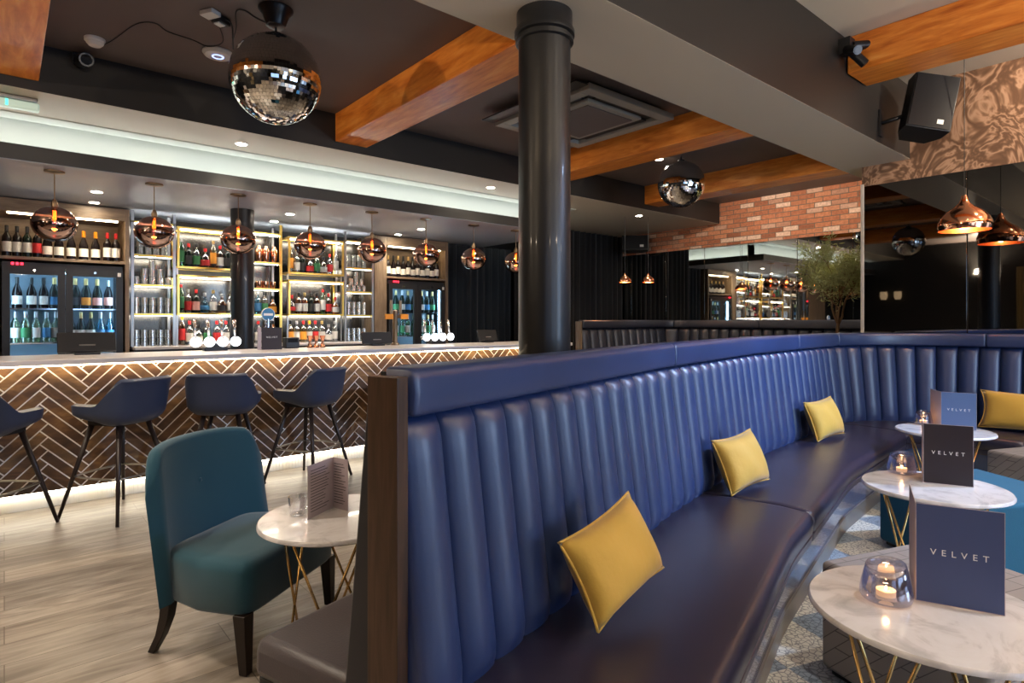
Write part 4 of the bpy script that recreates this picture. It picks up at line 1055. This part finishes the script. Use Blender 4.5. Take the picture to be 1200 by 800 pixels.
vs = grid(bm, prof_rows, closed=True); bm.faces.new(vs[0][::-1]); bm.faces.new(vs[-1])
bk = obj('backrest', bm, 'teal', t, True, ang=75); bk.location = (.012, 0, 0)
bp_ = backpt(0, .68, .06-.011); bm = B(); lathe(bm, [(0, -.005), (.008, -.004), (.011, 0), (.008, .004), (0, .005)], 16, cap=False); q = obj('button', bm, 'teal', bk, True); q.location = bp_+Vector((0, -.001, 0)); q.rotation_euler = (R(90), 0, 0)
for sx in (-1, 1):
    bm = B(); rows = []
    for z, wd, dy in ((.24, .028, 0), (.002, .018, -.012)):
        rows.append([(sx*(.305)+a*wd, -.245+b*wd+dy, z) for a, b in ((-1, -1), (1, -1), (1, 1), (-1, 1))])
    vs = grid(bm, rows, closed=True); bm.faces.new(vs[0]); bm.faces.new(vs[-1]); obj('leg', bm, 'darkwood', t, bevel=.003)
    bm = B(); rows = []
    for z, wd, dy in ((.24, .024, .0), (.16, .022, .012), (.08, .018, .04), (.002, .015, .085)):
        rows.append([(sx*(.262)+a*wd, .15+b*wd+dy, z) for a, b in ((-1, -1), (1, -1), (1, 1), (-1, 1))])
    vs = grid(bm, rows, closed=True); bm.faces.new(vs[0]); bm.faces.new(vs[-1]); obj('leg', bm, 'darkwood', t, bevel=.003)
# ------------------------------------------------------------------ bar stools
def sm(a, b, x): x = min(max((x-a)/(b-a), 0), 1); return x*x*(3-2*x)
def barstool():
    t = thing('bar_stool', 'x', 'bar stool', (0, 0, 0), 0, 'slate bucket bar stools along the bar')
    bm = B(); n = 64; rows = []
    def shell(phi, v):
        a = R(phi); hp = .175*(1-sm(50, 82, abs(phi)))+.05*(1-sm(120, 165, abs(phi)))+.012
        ex = .7
        cx_ = math.copysign(abs(math.sin(a))**ex, math.sin(a)); cy_ = math.copysign(abs(math.cos(a))**ex, -math.cos(a))
        k = .62+.38*min(1, v*3)**.5 if v < .34 else 1
        lean = .07*max(0, hp-.07)*v/.3*(1-sm(60, 95, abs(phi)))
        rx = .225*k+.015*v; ry = (.2 if cy_ < 0 else .235)*k
        zb_ = .69+.042*sm(55, 115, abs(phi)); z = zb_+(.76-zb_)*sm(0, .5, v)+hp*sm(.25, 1, v)
        return (rx*cx_, ry*cy_-lean*2.0, z)
    for j in range(13): rows.append([shell(-180+360*k/n, j/12) for k in range(n)])
    vs = grid(bm, rows, closed=True); bm.faces.new(vs[0])
    o = obj('shell', bm, 'stool', t, True)
    s = o.modifiers.new('s', 'SOLIDIFY'); s.thickness = .032; s.offset = -1
    b = o.modifiers.new('b', 'BEVEL'); b.width = .008; b.segments = 2; b.limit_method = 'ANGLE'; b.angle_limit = R(50)
    bm = B(); lathe(bm, [(0, .70), (.17, .70), (.2, .715), (.2, .735), (.18, .75), (.1, .757), (0, .758)], 40, cap=False, sx=.98, sy=1.0); obj('seat_pad', bm, 'stool', t, True)
    bm = B(); box(bm, -.14, .14, -.14, .14, .655, .69); obj('under_plate', bm, 'black', t)
    for sx in (-1, 1):
        for sy in (-1, 1):
            bm = B(); tube(bm, [(sx*.12, sy*.12, .67), (sx*.262, sy*.262, .002)], .02, 12, r2=.011); obj('leg', bm, 'leg', t, True)
    c = []
    zf = .3; e = .262-(.142)*(zf/.635)
    for sx, sy in ((-1, -1), (1, -1), (1, 1), (-1, 1)): c.append(Vector((sx*e, sy*e, zf)))
    bm = B()
    for a, b_ in zip(c, c[1:]+c[:1]):
        mid = (a+b_)/2*1.12; mid.z = zf
        tube(bm, [a.lerp(b_, f)+(mid-(a+b_)/2)*math.sin(PI*f) for f in (0, .15, .3, .5, .7, .85, 1)], .008, 8)
    obj('footrest', bm, 'steel', t, True)
    return t
bs = barstool()
ST = [(-.085, 5.2, -40, 'slate bucket bar stool cut by the photo edge, in front of the near drinks fridge'), (.65, 5.2, 35, 'slate bucket bar stool turned away towards the photo edge, behind the teal chair'),
      (1.36, 5.2, -27, 'slate bucket bar stool with its back squarely to the camera, above the teal chair'), (2.05, 5.2, 30, 'slate bucket bar stool seen side-on behind the printed lilac menu'),
      (2.98, 5.15, 5, 'slate bucket bar stool almost hidden behind the walnut post')]
for i, (x, y, a, lb) in enumerate(ST):
    q = bs if i == 0 else dup(bs, (0, 0, 0))
    q.location = (x, y, 0); q.rotation_euler = (0, 0, R(a)); q['label'] = lb
# ------------------------------------------------------------------ ceiling things
def mirror_ball(x, y, zc, r, label, top, drop):
    t = thing('mirror_ball', label, 'mirror ball', (x, y, zc), 0, 'mirror balls')
    bm = B(); lathe(bm, [((r-.004)*math.sin(R(a)), -(r-.004)*math.cos(R(a))) for a in range(0, 181, 6)], 48, cap=False); obj('core', bm, 'discogrout', t, True)
    bm = B(); st = .0205; nl = int(PI*r/st)
    for i in range(nl):
        th = PI*(i+.5)/nl; nc = max(4, int(2*PI*r*math.sin(th)/st)); ph0 = 0
        for j in range(nc):
            ph = 2*PI*j/nc; nrm = Vector((math.sin(th)*math.cos(ph), math.sin(th)*math.sin(ph), math.cos(th)))
            e1 = Vector((-math.sin(ph), math.cos(ph), 0)); e2 = nrm.cross(e1); c = nrm*r
            jt = nrm+e1*random.gauss(0, .012)+e2*random.gauss(0, .012); jt.normalize(); e1 = (e1-jt*e1.dot(jt)).normalized(); e2 = jt.cross(e1)
            h1 = min(st*.48, PI*r*math.sin(th)/nc*.96); h2 = st*.48
            bm.faces.new([bm.verts.new(c+e1*a*h1+e2*b*h2) for a, b in ((-1, -1), (1, -1), (1, 1), (-1, 1))])
    obj('mirror_tiles', bm, 'disco', t)
    bm = B(); lathe(bm, [(.04, r-.01), (.04, r+.012), (.008, r+.02), (.006, r+.05)], 20); obj('top_cap', bm, 'blackm', t, True, ang=40)
    bm = B(); n = max(2, int((drop-r-.05)/.022))
    for k in range(n):
        z = r+.05+(drop-r-.05)*k/n; tube(bm, [(.007*math.cos(q*PI/4), 0, z+.012+.014*math.sin(q*PI/4)) if k % 2 else (0, .007*math.cos(q*PI/4), z+.012+.014*math.sin(q*PI/4)) for q in range(9)], .002, 5)
    obj('chain', bm, 'chrome', t)
    return t
mirror_ball(1.25, 3.68, 2.855, .262, 'large mirror ball hanging near the ceiling above the bar stools', 0, .33)
mirror_ball(5.86, 3.95, 2.95, .26, 'smaller-looking mirror ball hanging before the brick wall beams', 0, .33)
t = thing('ball_motor', 'black conical motor housing holding the large mirror ball', 'motor', (1.25, 3.68, 0))
bm = B(); lathe(bm, [(.03, 3.17), (.055, 3.175), (.075, 3.24), (.1, 3.27), (.1, 3.279)], 28); obj('housing', bm, 'blackm', t, True, ang=40)
bm = B(); tube(bm, [(0, 0, 3.18), (0, 0, 3.15)], .004); obj('hook', bm, 'chrome', t)
# cables, sockets and discs on the ceiling
bm = B(); tube(bm, smooth_pts([(1.2, 3.70, 3.19), (1.15, 3.74, 3.22), (1.1, 3.78, 3.262), (1.07, 3.84, 3.268), (1.1, 3.95, 3.22), (1.12, 4.1, 3.19), (1.14, 4.16, 3.17), (1.11, 4.06, 3.2), (1.08, 3.98, 3.25), (1.04, 3.97, 3.262)]), .005, 8)
tag(obj('power_cable', bm, 'black', smooth=True), 'short looped black cable from the mirror ball motor to the ceiling socket', 'cable')
bm = B(); tube(bm, smooth_pts([(x, y, z) for x, y, z in ((1.02, 4.05, 3.262), (1.1, 4.25, 3.24), (1.05, 4.42, 3.255), (.95, 4.4, 3.262), (.8, 4.35, 3.25), (.72, 4.32, 3.268), (.63, 4.4, 3.262), (.55, 4.7, 3.25), (.5, 4.9, 3.262))]), .004, 8)
tag(obj('power_cable', bm, 'black', smooth=True), 'long thin black cable wandering across the ceiling to the smoke detector', 'cable')
t = thing('ceiling_socket', 'white and black power socket on the ceiling beside the mirror ball cable', 'socket', (.985, 3.98, ZC), .5)
bx('plate', (-.07, .0, -.05, .05, -.03, -.001), 'white', t, bevel=.004); bx('plug', (.0, .09, -.035, .035, -.045, -.001), 'black', t, bevel=.006); bx('switch_face', (.01, .06, -.02, .02, -.052, -.045), 'white', t)
t = thing('smoke_detector', 'round white smoke detector on the ceiling above the exit light', 'smoke detector', (.46, 4.84, ZC))
bm = B(); lathe(bm, [(.06, -.002), (.06, -.02), (.05, -.028), (.05, -.034), (.035, -.05), (0, -.052)], 32); obj('body', bm, 'white', t, True, ang=35)
t = thing('ceiling_access_point', 'white disc with a glowing blue ring on the ceiling beside the mirror ball', 'ceiling disc', (1.14, 4.53, ZC))
bm = B(); lathe(bm, [(.098, -.002), (.1, -.012), (.085, -.03), (0, -.034)], 40); obj('body', bm, M['white'], t, True, ang=35)
bm = B(); lathe(bm, [(.03, -.0335), (.03, -.036), (.038, -.036), (.038, -.0335)], 32, cap=False); obj('light_ring', bm, 'bluering', t)
t = thing('stage_light', 'small black spotlight on the dark beam side above the exit light', 'spotlight', (.41, 5.18, 3.22))
bx('bracket', (-.05, .05, -.03, .005, -.02, .05), 'black', t); bm = B(); tube(bm, [(0, -.02, 0), (0.02, -.16, -.03)], .045, 16); obj('body', bm, 'blackm', t, True, ang=40)
bm = B(); tube(bm, [(.02, -.16, -.03), (.0205, -.165, -.0305)], .034, 16); obj('lens', bm, 'screen', t)
t = thing('exit_light', 'long glass emergency exit light fixed under the soffit by the corner', 'exit light', (-.08, 5.40, ZL-.0015))
bx('housing', (-.25, .26, -.04, .04, -.03, -.001), 'steel', t, bevel=.006); bx('lens', (-.25, .27, -.035, .035, -.085, -.031), 'exitlens', t, bevel=.012); bx('green_pictogram', (.085, .1, -.037, -.034, -.08, -.036), 'exitgreen', t)
# air conditioning cassette
t = thing('air_conditioner', 'square ceiling air conditioning cassette behind the tall black column', 'air conditioner', (0, 0, 0))
x0, x1, y0, y1, z = 3.42, 4.52, 3.12, 4.28, 3.18
bm = B()
for d in ((x0, x1, y0, y0+.1), (x0, x1, y1-.1, y1), (x0, x0+.1, y0+.1, y1-.1), (x1-.1, x1, y0+.1, y1-.1)): box(bm, d[0], d[1], d[2], d[3], z, z+.05)
obj('panel', bm, 'acwhite', t, bevel=.006)
bx('casing', (x0+.08, x1-.08, y0+.08, y1-.08, z+.04, ZC), 'black', t)
bx('grille_frame', (x0+.2, x1-.2, y0+.2, y1-.2, z+.006, z+.04), 'acwhite', t, bevel=.01)
gq = bx('grille', (x0+.26, x1-.26, y0+.26, y1-.26, z, z+.006), 'ceil', t)
for d in ((x0+.22, x1-.22, y0+.11, y0+.17), (x0+.22, x1-.22, y1-.17, y1-.11), (x0+.11, x0+.17, y0+.22, y1-.22), (x1-.17, x1-.11, y0+.22, y1-.22)):
    bx('louvre', (d[0], d[1], d[2], d[3], z+.02, z+.03), 'black', t)
bx('baffle', (x0-.15, x0-.02, y0, y1, z+.02, z+.03), 'black', t)
# downlights
def downlight(x, y, z, label, e, col=(1, .84, .64), ang=110, r=.045, group='recessed downlights'):
    t = thing('downlight', label, 'downlight', (x, y, z), 0, group)
    bm = B(); lathe(bm, [(r, -.001), (r+.012, -.001), (r+.012, -.005), (r, -.007), (r, -.001)], 28, cap=False); obj('rim', bm, 'white', t, True, ang=30)
    bm = B(); lathe(bm, [(0, -.003), (r, -.003), (r, -.0015), (0, -.0015)], 28, cap=False); obj('lens', bm, 'down', t)
    spot(x, y, z-.012, e, col, ang, 1.0, .03)
for i, (x, y, lb) in enumerate(((.66, 6.8, 'over the near drinks fridge aisle'), (.7, 7.42, 'closest to the near wine shelf'), (2.465, 6.8, 'over the aisle right of the slim column'), (2.5, 7.42, 'closest to the copper shaker rack'), (4.19, 6.8, 'over the aisle by the far fridge'), (4.2, 7.42, 'closest to the far oak cabinet'))):
    downlight(x, y, 2.611, 'downlight in the bar canopy '+lb, DL['canopy'])
for x, y, lb in ((1.59, 5.56, 'glowing downlight in the brown soffit strip below the large mirror ball'), (4.33, 5.50, 'glowing downlight in the brown soffit strip beside the tall column'), (7.16, 5.55, 'round glowing downlight in the soffit above the far banquette corner')):
    downlight(x, y, ZL-.0015, lb, DL['strip'])
downlight(5.8, 4.21, ZC, 'round glowing downlight beside the smaller mirror ball', DL['recess'])
for i, (x, y) in enumerate(((2.5, -.1), (3.9, .1), (5.2, .4), (4.5, -1.2), (3.2, -1.6))):  # added, unseen downlights serving as key lights for the tables
    downlight(x, y, ZR, 'added unseen downlight in the high ceiling over the marble tables, %s along' % ORD[i], DL['high'], (1, .96, .93), 75)
# ------------------------------------------------------------------ loudspeakers
def speaker(label, loc, rz, tilt, w, h, d, roll=0):
    t = thing('loudspeaker', label, 'loudspeaker', loc, 0)
    t.rotation_euler = (Matrix.Rotation(rz, 4, 'Z') @ Matrix.Rotation(tilt, 4, 'X') @ Matrix.Rotation(R(roll), 4, 'Y')).to_euler()
    bm = B(); pr = [(-w/2, 0), (w/2, 0), (w/2, d*.5), (w*.3, d), (-w*.3, d), (-w/2, d*.5)]
    a = [bm.verts.new((x, y, -h/2)) for x, y in pr]; b = [bm.verts.new((x, y, h/2)) for x, y in pr]
    bm.faces.new(a[::-1]); bm.faces.new(b)
    for i in range(6): bm.faces.new((a[i], a[(i+1) % 6], b[(i+1) % 6], b[i]))
    obj('cabinet', bm, 'black', t, bevel=.006)
    g = bx('grille', (-w/2+.012, w/2-.012, -.008, .0, -h/2+.012, h/2-.012), 'blackm', t); bx('badge', (w*.16, w*.3, -.011, -.008, -h/2+.05, -h/2+.09), 'white', g)
    return t
speaker('black loudspeaker angled down on a wall bracket before the marbled wallpaper', (6.2, 1.62, 3.32), R(-50), R(-6), .36, .5, .3, 13)
t = thing('speaker_bracket', 'black steel bracket carrying the loudspeaker off the dark beam side', 'bracket', (6.1, 1.9, 3.2))
bm = B(); box(bm, -.04, .04, .09, .108, -.12, .12); obj('wall_plate', bm, 'black', t); bm = B(); tube(bm, [(0, .1, 0), (.02, -.02, .02), (.1, -.08, .06)], .018, 10); obj('arm', bm, 'black', t, True)
speaker('small black loudspeaker high in the corner where black curtain meets brick', (8.35, 6.55, 2.76), R(-48), R(-8), .46, .26, .25)
t = thing('stage_light', 'cluster of small black spotlights on the dark beam side beside the timber beam', 'spotlight', (5.22, 1.98, 3.63))
bx('bracket', (-.04, .06, -.06, .028, -.06, .06), 'black', t)
for i, (a, b) in enumerate((((-.02, -.03, -.04), (-.1, -.14, -.1)), ((.03, -.05, 0), (.16, -.14, .02)), ((.0, -.06, -.06), (.05, -.14, -.17)))):
    bm = B(); tube(bm, [a, b], .036, 14); h = obj('lamp_head', bm, 'blackm', t, True, ang=40)
    d = (Vector(b)-Vector(a)).normalized(); bm = B(); tube(bm, [b, Vector(b)+d*.003], .028, 14); obj('lens', bm, 'blackm', h)
# ------------------------------------------------------------------ copper pendants
def copper_pendant(x, y, z0, r, ztop, label):
    t = thing('copper_pendant', label, 'pendant lamp', (x, y, z0), 0, 'copper pendants')
    pr = [(r*.96, 0), (r, .03*r/.19), (r*1.0, .06*r/.19), (r*.93, .1*r/.19), (r*.72, .15*r/.19), (r*.42, .19*r/.19), (r*.22, .225*r/.19), (r*.14, .26*r/.19), (r*.1, .29*r/.19)]
    bm = B(); lathe(bm, pr, 48, cap=False); o = obj('shade', bm, 'copper', t, True)
    bm = B(); lathe(bm, [(a*.985, b-.001) for a, b in pr], 48, cap=False); obj('shade_lining', bm, 'copperin', t, True)
    bm = B(); lathe(bm, [(0, .1*r/.19), (.03, .1*r/.19), (.035, .14*r/.19), (.02, .2*r/.19), (0, .2*r/.19)], 20); obj('bulb', bm, emat('copper_bulb', (1, .6, .3), 6), t, True)
    bm = B(); tube(bm, [(0, 0, .27*r/.19), (0, 0, ztop-z0)], .003, 6); obj('cord', bm, 'black', t)
    l = bpy.data.lights.new('pend', 'POINT'); l.energy = 3; l.color = (1, .6, .3); l.shadow_soft_size = .03
    lo = bpy.data.objects.new('pendant_light', l); COL.objects.link(lo); lo.location = (x, y, z0+.04)
copper_pendant(6.27, 1.415, 2.175, .195, ZR, 'polished copper dome pendant hanging before the smoked mirror')
copper_pendant(7.08, 5.75, 1.98, .09, ZL, 'small copper pendant hanging before the black curtain in the far corner')
copper_pendant(7.38, 5.55, 1.98, .09, ZL, 'small copper pendant hanging just right of the other small one, before the far mirror')
# ------------------------------------------------------------------ olive tree
t = thing('olive_tree', 'potted olive tree with slender leaves before the far mirrors', 'tree', (7.5, 2.91, 0))
bm = B(); lathe(bm, [(0, .002), (.16, .002), (.2, .8), (.205, .8), (.205, .84), (.18, .84), (.175, .79), (0, .79)], 32, cap=False); obj('pot', bm, 'pot', t, True, ang=40)
bm = B(); lathe(bm, [(0, .80), (.176, .80), (.176, .791)], 24, cap=False); obj('soil', bm, 'soil', t)
rnd = random.Random(3); bm = B(); bl = B(); tips = []
def branch(p, d, L, r, lev):
    pts = [p]; dd_ = d.copy()
    for k in range(5):
        dd_ = (dd_+Vector((rnd.gauss(0, .14), rnd.gauss(0, .14), rnd.gauss(.04, .08)))).normalized(); pts.append(pts[-1]+dd_*L/5)
    tube(bm, pts, r, 6, r2=r*.5)
    if lev >= 2:
        for q in pts[1:]: tips.append((q, dd_))
    if lev < 4:
        for k in range((0, 4, 4, 3)[lev]):
            q = pts[rnd.randint(2, 5)]; a = rnd.uniform(0, 2*PI); sp = rnd.uniform(.45, .95)
            branch(q, (dd_+Vector((math.cos(a)*sp, math.sin(a)*sp, rnd.uniform(-.2, .35)))).normalized(), L*rnd.uniform(.5, .72), r*.5, lev+1)
tube(bm, [(0, 0, .8), (.012, 0, 1.0), (-.01, .01, 1.2), (0, 0, 1.38)], .024, 8, r2=.019)
for a in (0.3, 1.9, 3.5, 5.0): branch(Vector((0, 0, 1.36)), Vector((math.cos(a)*.42, math.sin(a)*.42, 1)).normalized(), .5, .015, 1)
for q, d in tips:
    for k in range(5):
        v = Vector((rnd.gauss(0, 1), rnd.gauss(0, 1), rnd.gauss(.2, .8))).normalized(); c = q+Vector((rnd.gauss(0, .035), rnd.gauss(0, .035), rnd.gauss(0, .035)))
        s_ = v.cross(Vector((rnd.random(), rnd.random(), rnd.random()))).normalized()*.0065; L = rnd.uniform(.05, .08); up = v.cross(s_).normalized()*.004
        bl.faces.new([bl.verts.new(p) for p in (c, c+v*L*.5+s_+up, c+v*L, c+v*L*.5-s_+up)])
print('leaves', len(bl.faces))
obj('trunk', bm, 'bark', t, True); obj('foliage', bl, 'leaf', t, fixn=False)
# ------------------------------------------------------------------ things only seen in the smoked mirror
for i, y in enumerate((5.3, 5.62)):
    tt = thing('wall_lamp', 'small beige wall lamp reflected in the smoked mirror, %s from the bar' % ORD[1-i], 'wall lamp', (-3.6, y, 2.05), 0, 'wall lamps')
    bx('back_plate', (0.001, .02, -.04, .04, -.06, .06), 'brass', tt); bm = B(); lathe(bm, [(.06, -.1), (.085, -.02), (.08, .1), (.05, .1)], 20, (.11, 0, 0)); obj('shade', bm, pm('shade_beige', (.5, .4, .25), .8, emit=(1, .7, .4), es=.5), tt, True, ang=40)
bm = B(); rows = []
for j in range(2):
    rows.append([(-3.56+.02*math.sin(i*1.1)+.012*math.sin(i*2.7), 2.35+.62*i/60, .02+2.6*j) for i in range(61)])
grid(bm, rows); o = obj('curtain', bm, pm('old_gold_velvet', (.22, .15, .045), .6, sheen=.4), smooth=True); s_ = o.modifiers.new('s', 'SOLIDIFY'); s_.thickness = .005
tag(o, 'old gold curtain on the end wall, seen only as a reflection at the photo edge', 'curtain', 'velvet curtains')
# ------------------------------------------------------------------ light
tt = thing('stage_light', 'added unseen blue-white spotlight under the high timber beam aimed at the banquette', 'spotlight', (5.45, -1.1, 3.36))  # added, unseen spot that throws cool light on the middle ribs
bx('bracket', (-.03, .03, -.03, .03, .03, .089), 'black', tt); bm = B(); tube(bm, [(.05, -.08, .03), (-.06, .1, -.05)], .06, 18); obj('body', bm, 'blackm', tt, True, ang=40)
spot(5.37, -.97, 3.29, DL['stage'], (.42, .62, 1), 62, 1, .06, (3.9, 2.0, .95))
for i, (x, y) in enumerate(((-.6, 3.0), (-.6, 4.3), (-1.8, 3.6))):  # added, unseen downlights that brighten the floor before the bar
    downlight(x, y, ZC, 'added round downlight in the recess beyond the photo edge, %s along' % ORD[i], DL['left'], (1, .84, .66), 120)
for i, y in enumerate((3.1, 4.35)):  # added lamps hidden behind the beam to brighten the brick
    tt = thing('added_washer', 'added small black wall washer aimed at the brick wall, %s from the soffit' % ORD[i], 'spotlight', (7.14, y, 3.2))
    bx('bracket', (-.005, .04, -.03, .03, -.03, .03), 'black', tt); bm = B(); tube(bm, [(.04, 0, 0), (.14, 0, -.02)], .03, 14); obj('body', bm, 'blackm', tt, True, ang=40)
    spot(7.3, y, 3.17, DL['brick'], (1, .86, .7), 140, 1, .03, (8.76, y+.35, 2.9))
for i, (x, y) in enumerate(((8.0, 2.78), (6.25, .35), (6.25, -.7))):  # added, unseen lamps to brighten the olive tree, brick and wallpaper
    zz = ZC if i == 0 else ZR
    downlight(x, y, zz, ('added round downlight over the olive tree', 'round downlight close to the marbled wallpaper', 'second added round downlight close to the marbled wallpaper')[i], 1)
    spot(x, y, zz-.03, DL['wash'], (1, .82, .62), 120, 1, .03, (7.6, 2.9, 1.6) if i == 0 else (6.95, y+.9, 3.1))
for i, (x, y, rz) in enumerate(((.3, -3.4, 0), (3.2, -3.4, 0), (5.95, -3.4, 0), (-3.6, 1.2, -PI/2), (-3.6, 3.6, -PI/2))):  # added, unseen lamps that lift light onto the ceiling and beams
    tt = thing('added_uplighter', 'added brass half-bowl wall uplighter behind the camera, %s of five along the walls' % ORD[i], 'wall lamp', (x, y, 2.5), rz)
    bm = B(); lathe(bm, [(.02, -.1), (.1, -.06), (.15, 0), (.14, 0), (.09, -.05), (0, -.07)], 24, (0, .16, 0), cap=False); obj('bowl', bm, 'brass', tt, True)
    bx('back_plate', (-.05, .05, .001, .03, -.12, .02), 'brass', tt)
    d = Matrix.Rotation(rz, 3, 'Z') @ Vector((0, .16, 0)); spot(x+d.x, y+d.y, 2.52, DL['up'], (1, .8, .58), 165, 1, .1, (x+d.x*7, y+d.y*7, 4.4))
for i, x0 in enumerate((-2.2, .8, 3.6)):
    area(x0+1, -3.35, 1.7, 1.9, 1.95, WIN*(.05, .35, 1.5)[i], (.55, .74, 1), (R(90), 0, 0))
